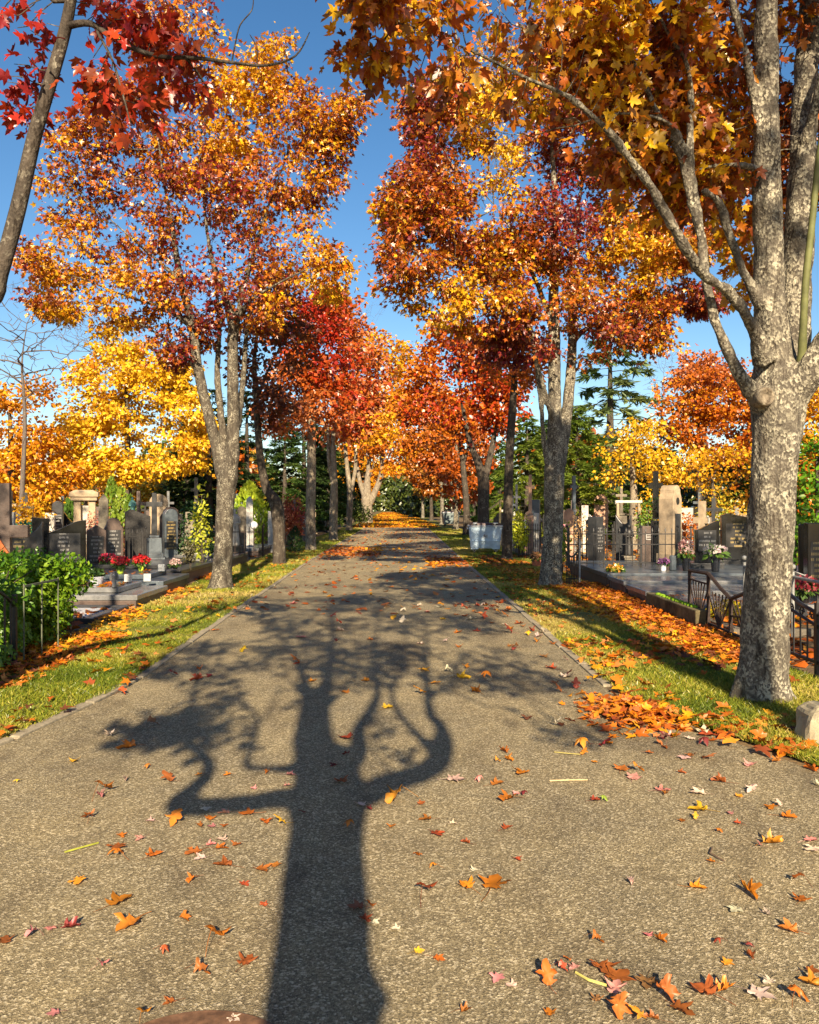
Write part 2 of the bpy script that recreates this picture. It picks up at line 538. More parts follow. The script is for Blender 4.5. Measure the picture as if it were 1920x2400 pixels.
def tree(label, skel, blobs, attr_n, per, size, kind, pal, name='maple_tree', bark=None, voxel=0, step=.25, kill=.38, seed=1,
         spread=.2, depth=3, f=1.0, group=None, jitter=.22, cat='tree', shell=.35, amp=.012, up=.12, leafmat=None, droop=.5, minr=0.0, r0=.0042):
    base = skel[0][0][0].copy()
    t = empty(name, base, 0, label, cat, group)
    A = sample_blobs(blobs, attr_n, seed, shell)
    P, par, R_, td, nsk = colonize(skel, A, step=step, kill=kill, seed=seed, up=up, r0=r0)
    if voxel:
        V0, F4, F3 = remesh_bole([pl for pl in skel if max(r for p, r in pl) > .022], voxel, seed, amp)
        R2 = R_.copy(); R2[:nsk] *= .7
        V1, F1 = tubes_from(P, par, R2)
        V = np.vstack([V0, V1]); Fs = [F4, F3, F1 + len(V0)] if len(F3) else [F4, F1 + len(V0)]
    else:
        V, F1 = tubes_from(P, par, R_, rmin=minr); Fs = [F1]
    b = np.array(tuple(base))
    link('trunk', raw_mesh('trunk', V - b, Fs, smooth=True), bark or M_BARK, t)
    n = 0
    if per > 0:
        V, F, c, n = leaves_on(P, par, R_, td, nsk, per, size, kind, pal, spread, depth, seed, f, jitter=jitter, droop=droop)
        link('crown', raw_mesh('crown', V - b, [F], c), leafmat or M_LEAF, t)
    print('TREE', label[:40], 'nodes', len(P), 'leaves', n, round(time.time() - T0, 1))
    return t
def blob_d(lst, ry=None, jit=0, seed=0):
    """(x, y, Y, r) in displayed photo pixels -> ellipsoids in metres"""
    out = []
    for x, y, Y, r in lst:
        m = r * K * Y / FPX
        out.append((D(x, y, Y), (m, max(m, ry or m), m)))
    return out
def S(*pts):            # skeleton line from (dx, dy, Y, radius)
    return catmull([(D(x, y, Y), r) for x, y, Y, r in pts])
# ------------------------------------------------------------ the ground
def mat_asphalt():
    m, nt, p = mat_new('asphalt')
    v = coords(nt, world=True)
    big = noise_n(nt, v, .9, 5, .6); mid = noise_n(nt, v, 7, 4, .6)
    vo = nd(nt, 'ShaderNodeTexVoronoi', Scale=120.0); nt.links.new(v, vo.inputs['Vector'])
    vo2 = nd(nt, 'ShaderNodeTexVoronoi', Scale=270.0); nt.links.new(v, vo2.inputs['Vector'])
    hsvn = nt.nodes.new('ShaderNodeSeparateColor'); nt.links.new(vo.outputs['Color'], hsvn.inputs[0])
    hs2 = nt.nodes.new('ShaderNodeSeparateColor'); nt.links.new(vo2.outputs['Color'], hs2.inputs[0])
    r1 = ramp(nt, [(.0, (.07, .058, .036)), (.4, (.22, .182, .102)), (.78, (.39, .325, .19)), (.93, (.85, .75, .52))]); nt.links.new(hsvn.outputs[0], r1.inputs[0])
    r2 = ramp(nt, [(.0, (.12, .10, .06)), (.6, (.27, .222, .125)), (1, (.54, .46, .29))]); nt.links.new(hs2.outputs[1], r2.inputs[0])
    c = mix(nt, .5, r1.outputs[0], r2.outputs[0])
    rb = ramp(nt, [(.3, (.80, .80, .82)), (.7, (1.12, 1.08, 1.0))]); nt.links.new(big.outputs[0], rb.inputs[0])
    c = mix(nt, 1.0, c, rb.outputs[0], 'MULTIPLY')
    rm = ramp(nt, [(.3, (.86, .86, .88)), (.65, (1.06, 1.05, 1.03))]); nt.links.new(mid.outputs[0], rm.inputs[0])
    c = mix(nt, 1.0, c, rm.outputs[0], 'MULTIPLY')
    # a few darker damp or worn patches and thin cracks
    pt = noise_n(nt, coords(nt, (1, .45, 1), world=True), 1.4, 6, .6, .8); rp = ramp(nt, [(.36, (.66, .64, .64)), (.48, (1, 1, 1))]); nt.links.new(pt.outputs[0], rp.inputs[0])
    c = mix(nt, .8, c, rp.outputs[0], 'MULTIPLY')
    wv = noise_n(nt, v, 1.1, 3, .5, 0)
    ck = nd(nt, 'ShaderNodeTexVoronoi', Scale=.55, feature='DISTANCE_TO_EDGE')
    vm = nt.nodes.new('ShaderNodeVectorMath'); vm.operation = 'MULTIPLY_ADD'; vm.inputs[1].default_value = (1.6, 1.6, 0)
    nt.links.new(wv.outputs['Color'], vm.inputs[0]); nt.links.new(v, vm.inputs[2]); nt.links.new(vm.outputs[0], ck.inputs['Vector'])
    rc = ramp(nt, [(.0, (.35, .33, .32)), (.006, (1, 1, 1))]); nt.links.new(ck.outputs['Distance'], rc.inputs[0])
    c = mix(nt, .3, c, rc.outputs[0], 'MULTIPLY')
    nt.links.new(c, p.inputs['Base Color'])
    p.inputs['Roughness'].default_value = .85
    p.inputs['Specular IOR Level'].default_value = .25
    h = mix(nt, .5, vo.outputs['Distance'], vo2.outputs['Distance'])
    bump(nt, p, h, 1.0, .009)
    return m
M_ASPHALT = mat_asphalt()
def mat_noise(name, stops, scale, detail=6, rough=.9, bumps=.4, bd=.01, spec=.2, scale2=None, tintv=None, world=True):
    m, nt, p = mat_new(name)
    v = coords(nt, world=world)
    a = noise_n(nt, v, scale, detail, .65)
    fac = a.outputs[0]
    if scale2:
        b = noise_n(nt, v, scale2, 3, .6)
        fac = mix(nt, .5, a.outputs[0], b.outputs[0])
    r = ramp(nt, stops); nt.links.new(fac, r.inputs[0])
    nt.links.new(r.outputs[0], p.inputs['Base Color'])
    p.inputs['Roughness'].default_value = rough
    p.inputs['Specular IOR Level'].default_value = spec
    if bumps: bump(nt, p, a.outputs[0], bumps, bd)
    return m
M_TURF = mat_noise('turf', [(.34, (.07, .055, .02)), (.46, (.11, .115, .02)), (.6, (.24, .22, .04)), (.7, (.33, .26, .08))], 6, scale2=40, bumps=.8, bd=.03)
M_SOIL = mat_noise('soil', [(.35, (.05, .038, .025)), (.5, (.14, .10, .055)), (.62, (.28, .17, .07)), (.72, (.40, .32, .2))], 5, scale2=45, bumps=.8, bd=.03)
M_KERB = mat_noise('kerb_stone', [(.35, (.17, .145, .10)), (.65, (.36, .31, .22))], 12, scale2=70, bumps=.5)

def strip(name, fa, fb, ys, z, mat, n=6, zf=None):
    V, F = [], []
    for y in ys:
        a, b = fa(y), fb(y)
        for k in range(n + 1):
            x = a + (b - a) * k / n
            V.append((x, y, z + (zf(x, y) if zf else 0)))
    w = n + 1
    for j in range(len(ys) - 1):
        for k in range(n):
            F.append((j * w + k, j * w + k + 1, (j + 1) * w + k + 1, (j + 1) * w + k))
    return link(name, raw_mesh(name, np.array(V), [np.array(F)], smooth=True), mat)
ring = MB()
tag(link('ground', raw_mesh('ground', np.array([(-500, -120, 0), (500, -120, 0), (500, 700, 0), (-500, 700, 0)]), [np.array([(0, 1, 2, 3)])]), M_SOIL), kind='structure')
YS = [-12 + .5 * i for i in range(100)] + [38 + 4 * i for i in range(57)]
tag(strip('path', XL, XR, YS, .006, M_ASPHALT), kind='structure')
XBL_T = [(-12, -7), (1, -5.3), (5, -4.15), (7.75, -3.97), (9.84, -4.1), (12.8, -4.26), (18.7, -4.6), (30, -4.75), (60, -5), (120, -6.5), (260, -9)]
XBR_T = [(-12, 16), (2, 8), (4.5, 3.9), (7, 3.75), (30, 3.6), (60, 3.6), (120, 2.6), (260, 0)]
def XBL(Y): return lerp_tab(XBL_T, Y)
def XBR(Y): return lerp_tab(XBR_T, Y)
def hump(x, y): return .012 * noise.noise(Vector((x * 1.7, y * 1.7, 3)))
tag(strip('grass_verge', XBL, lambda y: XL(y) - .09, YS, .02, M_TURF, 8, hump), kind='structure')
tag(strip('grass_verge', lambda y: XR(y) + .09, XBR, [y for y in YS if y >= 4.0], .02, M_TURF, 8, hump), kind='structure')
def kerb(name, fx, y0, y1, side, L=.98):
    mb = MB(); y = y0
    while y < y1:
        x0, x1 = fx(y), fx(y + L)
        j = RND.uniform(-.008, .008)
        M = Matrix.Translation((x0 + j, y, 0)) @ Matrix.Rotation(-math.atan2(x1 - x0, L), 4, 'Z')
        mb.box((side * .04 + RND.uniform(-.006, .006), L / 2 - .01, -.006 + RND.uniform(0, .01)), (.095, L - .02, .05), M)
        y += L
    return tag(mb.build(name, M_KERB, bevel=.008), kind='structure')
kerb('kerb', XL, 4.6, 120, -1)
kerb('kerb', XR, 7.2, 120, 1)

# grass blades of the two verges
def make_grass():
    Vs, cs = [], []
    for fa, fb, y0, y1, per in ((lambda y: XBL(y) + .05, lambda y: XL(y) - .06, 5.0, 12, 6000), (lambda y: XBL(y) + .05, lambda y: XL(y) - .06, 12, 30, 1500), (lambda y: XBL(y) + .05, lambda y: XL(y) - .06, 30, 60, 350),
                                (lambda y: XR(y) + .07, lambda y: min(XBR(y), y * .52 + .3), 4.6, 12, 5200), (lambda y: XR(y) + .07, XBR, 12, 30, 1300), (lambda y: XR(y) + .07, XBR, 30, 60, 300)):
        area = sum(max(0, fb(y0 + (y1 - y0) * (k + .5) / 30) - fa(y0 + (y1 - y0) * (k + .5) / 30)) for k in range(30)) * (y1 - y0) / 30
        n = int(area * per)
        y = rng.uniform(y0, y1, n)
        A = np.array([fa(q) for q in y]); B = np.array([fb(q) for q in y])
        x = A + (B - A) * rng.uniform(0, 1, n)
        P = np.stack([x, y, np.full(n, .015)], 1)
        patch = vnoise(P, 2.2, 3)
        keep = rng.uniform(0, 1, n) < np.clip(.25 + 1.1 * patch, 0, 1)
        P = P[keep]; patch = patch[keep]; n = len(P)
        big = 1.0 if y0 < 12 else 1.7 if y0 < 30 else 3
        h = rng.uniform(.018, .05, n) * (.7 + .6 * patch) * (1 + .25 * (big - 1)); w = rng.uniform(.0025, .005, n) * big
        a = rng.uniform(0, 6.28, n)
        u = np.stack([np.cos(a), np.sin(a), np.zeros(n)], 1)
        lean = np.stack([rng.normal(0, .8, n), rng.normal(0, .8, n), np.ones(n)], 1)
        T = P + lean * h[:, None]
        mid = P + lean * h[:, None] * .5 + np.array([0, 0, .004])
        V = np.stack([P - u * w[:, None], P + u * w[:, None], mid + u * w[:, None] * .7, T, mid - u * w[:, None] * .7], 1)
        Vs.append(V.reshape(-1, 3))
        c = palette(P, [(.10, .15, .015), (.17, .22, .02), (.34, .34, .03), (.50, .42, .08), (.48, .36, .12)], 1.6, 9, .2)
        cs.append(np.repeat(c, 5, 0))
    V = np.vstack(Vs); n = len(V) // 5
    F = np.arange(n)[:, None] * 5 + np.array([0, 1, 2, 3, 4])[None]
    o = link('grass', raw_mesh('grass', V, [F], np.vstack(cs)), M_GRASS)
    tag(o, 'short green and straw coloured grass growing on the verges along both sides of the path', 'grass', kind='stuff')
    print('GRASS', n)
make_grass()

# ------------------------------------------------------------ near trees, laid out limb by limb
# right front maple
trunk = S((1600, 1492, 6.7, .24), (1602, 1470, 6.7, .21), (1606, 1430, 6.7, .20), (1612, 1300, 6.7, .185), (1624, 1100, 6.7, .18), (1632, 960, 6.7, .185), (1637, 870, 6.7, .21), (1638, 800, 6.72, .215), (1628, 740, 6.72, .155), (1619, 600, 6.7, .122), (1616, 400, 6.65, .112), (1613, 200, 6.6, .098), (1614, 0, 6.55, .085), (1606, -240, 6.5, .06), (1590, -480, 6.3, .03))
stemB = S((1645, 810, 6.8, .17), (1668, 720, 6.95, .14), (1678, 560, 7.05, .125), (1690, 350, 7.1, .115), (1700, 120, 7.2, .10), (1712, -150, 7.3, .07), (1730, -400, 7.4, .035))
limbR = S((1650, 850, 6.7, .16), (1690, 800, 6.6, .13), (1730, 740, 6.5, .11), (1790, 640, 6.4, .09), (1850, 480, 6.3, .06), (1900, 250, 6.3, .03))
limbA = S((1615, 850, 6.65, .13), (1575, 812, 6.55, 0.0600), (1545, 765, 6.5, 0.0464), (1512, 690, 6.45, 0.0416), (1488, 600, 6.4, 0.0400), (1478, 520, 6.4, 0.0376), (1466, 420, 6.35, 0.0352), (1452, 320, 6.3, 0.0304), (1455, 230, 6.3, 0.0264), (1448, 140, 6.25, 0.0224), (1410, 75, 6.2, 0.0176), (1370, 0, 6.1, 0.0120))
limbB = S((1610, 760, 6.6, .10), (1585, 690, 6.45, 0.0496), (1540, 620, 6.3, 0.0440), (1480, 575, 6.15, 0.0400), (1425, 490, 6.0, 0.0376), (1375, 400, 5.9, 0.0336), (1320, 325, 5.8, 0.0288), (1260, 255, 5.7, 0.0240), (1190, 200, 5.65, 0.0200), (1110, 165, 5.6, 0.0168), (1010, 115, 5.6, 0.0128), (930, 80, 5.5, 0.0088))
limbC = S((1470, 470, 6.37, .036), (1432, 330, 6.3, 0.0272), (1390, 250, 6.2, 0.0248), (1350, 165, 6.1, 0.0216), (1318, 90, 6.05, 0.0184), (1288, 0, 6.0, 0.0136), (1265, -110, 6.0, 0.0096))
limbE = S((1606, 640, 6.65, .07), (1575, 590, 6.6, 0.0384), (1545, 520, 6.55, 0.0352), (1515, 430, 6.5, 0.0320), (1480, 400, 6.4, 0.0272))
limbF = S((1606, 300, 6.6, .06), (1588, 200, 6.55, 0.0360), (1565, 90, 6.5, 0.0296), (1535, -20, 6.45, 0.0240), (1500, -170, 6.4, 0.0160))
limbG = S((1448, 330, 6.3, .026), (1420, 270, 6.2, 0.0176), (1370, 245, 6.1, 0.0152), (1290, 240, 6.0, 0.0120), (1210, 265, 5.9, 0.0080))
limbH = S((1610, 360, 6.62, .035), (1560, 348, 6.5, .022), (1500, 350, 6.4, .016), (1470, 358, 6.38, .012))
limbI = S((1690, 330, 7.1, .06), (1712, 240, 6.9, .04), (1740, 140, 6.8, .03), (1790, 20, 6.7, .02))
def roots(x, y, r, seed, n=6):
    rr = random.Random(seed); out = []
    for k in range(n):
        t = 6.28 * (k + rr.uniform(-.3, .3)) / n; L = rr.uniform(1.15, 1.6) * r
        out.append(catmull([(Vector((x + math.cos(t) * r * .45, y + math.sin(t) * r * .45, r * 2.2)), r * .42), (Vector((x + math.cos(t) * r * .95, y + math.sin(t) * r * .95, r * .6)), r * .3), (Vector((x + math.cos(t) * L, y + math.sin(t) * L, -.05)), r * .16)]))
    return out
R1_SK = [trunk, stemB, limbR, limbA, limbB, limbC, limbE, limbF, limbG, limbH, limbI] + roots(D(1602, 1480, 6.7).x, 6.7, .19, 1)
R1_BL = blob_d([(1000, 100, 5.8, 90), (1130, 60, 5.9, 100), (1180, 160, 5.8, 90), (900, 60, 5.5, 80), (800, 20, 5.4, 70), (755, 30, 5.3, 45), (830, 110, 5.4, 40), (1280, 130, 6.1, 110), (1290, 260, 5.9, 80),
                (1400, 80, 6.4, 120), (1420, 230, 6.5, 80), (1500, 100, 6.8, 110), (1520, 300, 7.4, 100), (1560, 450, 8.0, 90), (1180, 290, 6.0, 60), (1080, 250, 5.9, 70), (960, 190, 5.7, 60),
                (1350, -120, 6.3, 180), (1050, -100, 6.0, 150), (1600, -150, 7.0, 200), (1800, 0, 7.2, 200), (1850, 300, 7.4, 120), (1500, -400, 6.6, 260), (1200, -350, 6.2, 220), (1800, -350, 7.0, 260), (1650, 240, 8.2, 80), (1570, 600, 8.2, 60), (1660, 420, 8.4, 60), (1560, 330, 8.0, 70), (1250, 40, 6.0, 90), (1100, 180, 6.4, 80), (880, 150, 5.8, 60), (940, 30, 5.7, 80), (1330, 330, 6.6, 70), (1420, 420, 7.0, 60)], ry=.45)
R1 = tree('mottled grey maple nearest at the right with a sawn branch knot', R1_SK, R1_BL, 4200, 24, .092, 'maple',
          [BRN, RUST, DORG, RUST, DORG, ORG, OLV, ORG, GOLD, YEL], voxel=.017, step=.16, kill=.22, seed=3, spread=.15, depth=3, f=1.6, group='maples of the right row', jitter=.3, amp=.016, droop=.8)
# second maple of the right row
t2 = S((1160, 1246, 16.3, .36), (1160, 1225, 16.3, .25), (1162, 1180, 16.3, .215), (1166, 1090, 16.3, .195), (1167, 1000, 16.3, .205), (1168, 930, 16.3, .16), (1168, 850, 16.3, .135), (1167, 720, 16.3, .125), (1166, 600, 16.3, .10), (1168, 450, 16.3, .075), (1164, 330, 16.3, .05), (1160, 230, 16.3, .025))
t2b = S((1172, 1000, 16.3, .16), (1187, 920, 16.4, .12), (1199, 820, 16.5, .11), (1206, 700, 16.6, .095), (1203, 580, 16.7, .075), (1214, 460, 16.8, .055), (1232, 360, 16.9, .03))
t2c = S((1204, 720, 16.55, .07), (1240, 690, 16.6, .05), (1310, 662, 16.7, .042), (1370, 640, 16.8, .03), (1430, 605, 16.9, .018))
t2d = S((1166, 700, 16.3, .08), (1140, 620, 16, .055), (1110, 550, 15.8, .045), (1075, 480, 15.6, .03), (1040, 430, 15.4, .015))
t2e = S((1164, 880, 16.2, .07), (1140, 800, 15.8, .05), (1118, 720, 15.5, .045), (1090, 650, 15.2, .035), (1000, 600, 14.9, .022), (920, 570, 14.7, .012))
t2f = S((1160, 1010, 16.2, .09), (1146, 930, 16.1, .055), (1138, 840, 16.0, .05), (1128, 760, 15.9, .04), (1120, 690, 15.9, .03), (1080, 620, 15.8, .02))
t2g = S((1206, 690, 16.6, .06), (1225, 600, 16.9, .045), (1260, 520, 17.2, .035), (1320, 440, 17.4, .02))
R2_BL = blob_d([(1000, 350, 15.5, 100), (1100, 260, 16, 110), (1240, 280, 16.5, 120), (1350, 380, 17, 110), (940, 480, 15.2, 90), (880, 590, 14.9, 70), (840, 600, 14.8, 45), (1050, 540, 15.5, 90), (1150, 470, 15.4, 100), (1290, 530, 16.9, 100),
                (1410, 600, 17, 80), (1340, 670, 16.8, 70), (1380, 730, 16.8, 40), (900, 400, 15.2, 80), (1080, 660, 15.4, 70), (950, 650, 15.0, 70), (1240, 640, 15.6, 60), (1440, 480, 17.5, 90), (1180, 150, 16.5, 130), (1300, 180, 17, 120), (1020, 200, 16, 110), (930, 250, 15.8, 90), (1060, 130, 16, 90), (900, 300, 15.6, 60), (1130, 740, 16, 50), (1040, 720, 15.8, 50), (845, 440, 15, 55), (840, 520, 14.9, 55), (1420, 540, 16.6, 80), (1480, 640, 17, 40), (1300, 720, 16, 40)], ry=1.0)
R2 = tree('two stemmed grey maple second from the viewer in the right row', [t2, t2b, t2c, t2d, t2e, t2f, t2g] + roots(D(1160, 1240, 16.3).x, 16.3, .2, 2), R2_BL, 4800, 66, .092, 'mid',
          [WINE, BRN, RUST, DORG, DORG, ORG, OLV, GOLD, YEL], voxel=.035, step=.26, kill=.36, seed=4, spread=.22, f=1.5, group='maples of the right row', jitter=.3, droop=.8)
# first maple of the left row
t3 = S((465, 1250, 15.8, .34), (466, 1225, 15.8, .22), (470, 1170, 15.8, .185), (473, 1090, 15.8, .175), (477, 1030, 15.8, .19), (481, 1000, 15.8, .19), (490, 940, 15.8, .135), (491, 850, 15.8, .12), (490, 760, 15.8, .11), (488, 680, 15.8, .09), (470, 610, 15.7, .07), (445, 540, 15.6, .05), (430, 430, 15.6, .03), (420, 300, 15.6, .02))
t3b = S((472, 1005, 15.8, .16), (456, 940, 15.8, .12), (436, 860, 15.7, .105), (416, 770, 15.7, .10), (404, 680, 15.6, .085), (378, 580, 15.5, .07), (362, 470, 15.4, .05), (345, 380, 15.3, .03), (330, 260, 15.2, .015))
t3c = S((478, 980, 15.85, .11), (466, 880, 16.0, .075), (458, 780, 16.1, .065), (462, 680, 16.3, .05), (450, 560, 16.5, .035))
t3d = S((491, 740, 15.8, .08), (506, 640, 15.9, .06), (530, 550, 16, .05), (560, 450, 16.1, .035), (600, 340, 16.2, .018))
t3e = S((405, 690, 15.6, .06), (350, 650, 15.3, .045), (270, 625, 15.0, .03), (180, 590, 14.8, .015))
t3f = S((418, 780, 15.7, .06), (370, 730, 15.4, .04), (310, 690, 15.2, .028), (230, 650, 15, .014))
t3g = S((490, 700, 15.8, .06), (520, 640, 15.5, .045), (580, 600, 15.2, .03), (660, 560, 15, .015))
t3h = S((380, 590, 15.5, .045), (310, 530, 15.3, .03), (230, 460, 15.1, .015))
t3i = S((500, 900, 15.9, .08), (512, 800, 16.1, .06), (520, 700, 16.4, .05), (545, 600, 16.7, .035))
L1_BL = blob_d([(620, 270, 16, 90), (700, 260, 16, 60), (745, 235, 16, 35), (560, 180, 16.2, 70), (585, 130, 16.2, 32), (480, 250, 16.2, 100), (400, 120, 16.3, 90), (330, 60, 16.3, 80), (380, 300, 16, 110), (250, 250, 15.6, 90), (200, 340, 15.3, 80),
                (150, 420, 15, 80), (120, 560, 14.8, 60), (110, 645, 14.8, 45), (200, 530, 15, 80), (300, 450, 15.3, 100), (420, 450, 15, 100), (540, 420, 15.8, 100), (640, 380, 15.8, 80), (665, 330, 15.8, 60), (600, 520, 15.5, 90), (700, 560, 15, 50),
                (690, 610, 15, 40), (480, 590, 15.2, 90), (330, 600, 15.2, 80), (230, 655, 15, 50), (560, 640, 15.6, 60), (400, 690, 15.6, 60), (360, 750, 15.4, 30), (420, 30, 16.5, 60)], ry=1.0)
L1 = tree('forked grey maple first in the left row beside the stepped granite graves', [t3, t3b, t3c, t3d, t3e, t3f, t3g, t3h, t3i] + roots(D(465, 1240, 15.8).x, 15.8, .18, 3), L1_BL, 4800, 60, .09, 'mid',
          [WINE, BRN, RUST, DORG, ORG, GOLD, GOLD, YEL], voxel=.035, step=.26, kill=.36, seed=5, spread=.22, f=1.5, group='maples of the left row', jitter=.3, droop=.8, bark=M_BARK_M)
# the leaning tree at the left edge
l0 = catmull([(Vector((-3.55, 4.75, -.05)), .24), (Vector((-3.52, 4.75, .6)), .17), (Vector((-3.42, 4.8, 1.7)), .14), (Vector((-3.1, 4.9, 2.4)), .10), (D(-30, 640, 5), .062), (D(0, 575, 5), .050), (D(38, 440, 5), .047), (D(72, 290, 5), .043), (D(104, 180, 5), .040), (D(138, 60, 5), .036), (D(160, -60, 5), .03), (D(190, -200, 5), .02)])
l0b = S((138, 55, 5, .024), (190, 50, 4.95, .02), (250, 88, 4.9, .017), (330, 118, 4.9, .014), (410, 122, 4.9, .012), (490, 132, 4.9, .010), (560, 138, 4.9, .008), (622, 118, 4.9, .006), (652, 68, 4.9, .004))
l0c = S((488, 132, 4.9, .006), (496, 90, 4.9, .005), (506, 52, 4.9, .005), (530, 22, 4.9, .004), (534, -5, 4.9, .003))
l0d = S((541, 136, 4.9, .004), (541, 100, 4.9, .004), (526, 72, 4.9, .003))
l0e = S((200, 60, 4.95, .010), (238, 130, 4.8, .008), (262, 210, 4.7, .006), (275, 260, 4.7, .004))
l0f = S((392, 122, 4.9, .010), (415, 150, 4.95, .008), (440, 190, 5, .006))
l0g = S((120, 10, 5, .014), (80, -30, 5, .012), (20, -60, 5.1, .008))
l0h = catmull([(Vector((-3.46, 4.78, 1.5)), .12), (Vector((-3.7, 4.6, 2.6)), .1), (Vector((-3.9, 4.5, 4)), .07), (Vector((-4.0, 4.5, 6)), .04)])
L0_BL = blob_d([(40, 50, 5, 55), (15, 160, 5.1, 50), (70, 120, 5, 50), (90, 215, 5, 45), (40, 240, 5.1, 35), (190, 120, 4.9, 50), (250, 170, 4.8, 60), (200, 200, 4.9, 45), (300, 60, 5, 60), (350, 130, 4.9, 50), (250, 30, 5, 60), (380, 90, 5, 40), (290, 215, 4.8, 40), (160, 10, 5, 50), (340, 190, 5, 35), (20, -60, 5, 80), (200, -80, 5, 90)], ry=.14)
L0 = tree('slim dark tree leaning at the left edge with deep red leaves', [l0, l0b, l0c, l0d, l0e, l0f, l0g, l0h], L0_BL, 900, 15, .085, 'maple',
          [WINE, WINE, CRIM, CRIM, RED, RUST], bark=M_BARK_D, voxel=0, step=.11, kill=.16, seed=6, spread=.11, depth=2, f=2.0, jitter=.2, droop=.7)

# the pollarded tree behind the viewer that throws the long shadow on the path
def shp(dx, dy, off=0.0):
    G = gnd(dx * K, dy * K)
    t = (-1.5 + off - G.y) / SUN.y
    return G + SUN * t
def SS(*pts): return catmull([(shp(x, y, o), r) for x, y, o, r in pts])
def zz(*p): return SS(*[(x * .677 + 179.7, y * .677 + 1213, o, r) for x, y, o, r in p])
s0 = [(Vector((.12, -1.5, -.05)), .25), (Vector((.12, -1.5, .25)), .20)] + SS((674, 2110, 0, .178), (683, 1900, 0, .182), (686, 1750, 0, .19), (690, 1680, 0, .215), (690, 1625, 0, .2), (688, 1590, 0, .16)) + zz((742, 520, 0, .085), (735, 420, 0, .075), (752, 330, .1, .065), (768, 220, .1, .05), (765, 120, .1, .03), (770, 60, .1, .015))
sk = [s0,
      zz((740, 640, 0, .12), (680, 560, 0, .075), (672, 480, 0, .06), (690, 400, .1, .06), (682, 330, .1, .055), (652, 255, .1, .04), (604, 185, .15, .03), (545, 135, .2, .02)),
      zz((760, 620, 0, .12), (845, 560, 0, .075), (850, 480, 0, .06), (882, 425, -.1, .055), (908, 375, -.1, .05), (900, 300, -.1, .04), (905, 200, -.1, .03), (915, 110, -.1, .02)),
      zz((760, 700, 0, .14), (870, 680, .1, .10), (960, 640, .15, .085), (1070, 602, .2, .085), (1110, 545, .2, .08), (1105, 470, .2, .06), (1072, 430, .2, .05), (1062, 350, .2, .045), (1060, 230, .2, .035), (1055, 130, .2, .022)),
      zz((1090, 560, .2, .05), (1022, 482, .25, .036), (970, 420, .25, .034), (955, 350, .25, .03), (995, 250, .25, .025), (1000, 150, .25, .018)),
      zz((1068, 380, .2, .04), (1140, 332, .3, .032), (1205, 292, .4, .026), (1262, 312, .45, .02), (1330, 335, .5, .012)),
      zz((1140, 332, .3, .022), (1180, 250, .3, .018), (1260, 200, .35, .012)),
      zz((720, 690, 0, .12), (640, 690, .1, .08), (450, 712, .2, .072), (300, 722, .3, .072), (296, 700, .3, .07), (345, 655, .3, .058), (384, 610, .3, .055), (372, 560, .3, .05), (312, 515, .3, .045), (305, 470, .3, .04), (335, 400, .3, .032), (340, 330, .3, .026), (362, 270, .3, .015)),
      zz((305, 490, .3, .03), (240, 490, .35, .022), (180, 500, .4, .015), (125, 522, .4, .01)),
      zz((335, 380, .3, .02), (260, 330, .35, .015), (200, 310, .35, .01)),
      zz((690, 600, 0, .07), (600, 600, -.1, .036), (512, 597, -.2, .036), (504, 572, -.2, .034), (526, 510, -.2, .032), (532, 440, -.2, .03), (486, 385, -.2, .025), (462, 335, -.2, .02), (400, 288, -.2, .012)),
      zz((526, 470, -.2, .02), (580, 410, -.2, .014), (600, 340, -.2, .01)),
      zz((690, 400, .1, .03), (640, 330, .15, .022), (560, 290, .2, .014), (500, 270, .2, .01)),
      zz((740, 420, 0, .035), (800, 360, 0, .03), (840, 290, 0, .025), (850, 200, 0, .018)),
      zz((900, 330, -.1, .025), (950, 250, -.1, .02), (1120, 160, -.1, .012)),
      SS((690, 2118, 0, .15), (735, 2116, 0, .10), (772, 2128, 0, .10), (790, 2150, 0, .06)),  # bump added to the trunk to throw the viewer's shoulder shadow
      zz((1330, 335, .5, .012), (1420, 430, .6, .01), (1530, 500, .7, .008))]
r_sh = np.random.default_rng(2)
ellz = [(780, 240, 170, 70, 2.6), (930, 250, 110, 60, 1.6), (640, 200, 110, 45, 1.2), (880, 330, 60, 45, .5), (720, 330, 50, 40, .4), (860, 140, 330, 36, 4.2), (700, 90, 260, 22, 3.4), (1000, 70, 260, 20, 3), (1150, 150, 160, 30, 1.5),
        (1290, 265, 130, 40, 1.9), (1440, 330, 120, 40, 1.2), (1560, 510, 70, 34, .8), (1200, 330, 90, 26, .7),
        (200, 490, 90, 34, 1.1), (330, 460, 60, 40, .8), (150, 515, 50, 16, .4), (280, 280, 130, 34, 1.6), (370, 220, 70, 26, .6), (470, 300, 70, 34, .5), (560, 270, 50, 34, .35), (585, 380, 30, 24, .2), (905, 480, 40, 30, .25), (960, 520, 26, 18, .15), (700, 30, 500, 14, 3.5)]
A = []
for x, y, rx, ry, w in ellz:
    for _ in range(int(60 * w)):
        t, q = r_sh.uniform(0, 6.28), r_sh.uniform() ** .5
        A.append(tuple(shp((x + rx * q * math.cos(t)) * .677 + 179.7, (y + ry * q * math.sin(t)) * .677 + 1213, float(np.clip(r_sh.normal(0, .6), -1.1, .8)))))
_sb = sample_blobs
sample_blobs = lambda *a, **k: np.array(A)
tree('pollarded maple behind the viewer throwing the long shadow on the asphalt', sk, [], 0, 6.5, .11, 'mid', [BRN, RUST, DORG, ORG, GOLD], r0=.014, voxel=.03, step=.2, kill=.26, seed=8, spread=.16, depth=2, up=.0)
sample_blobs = _sb
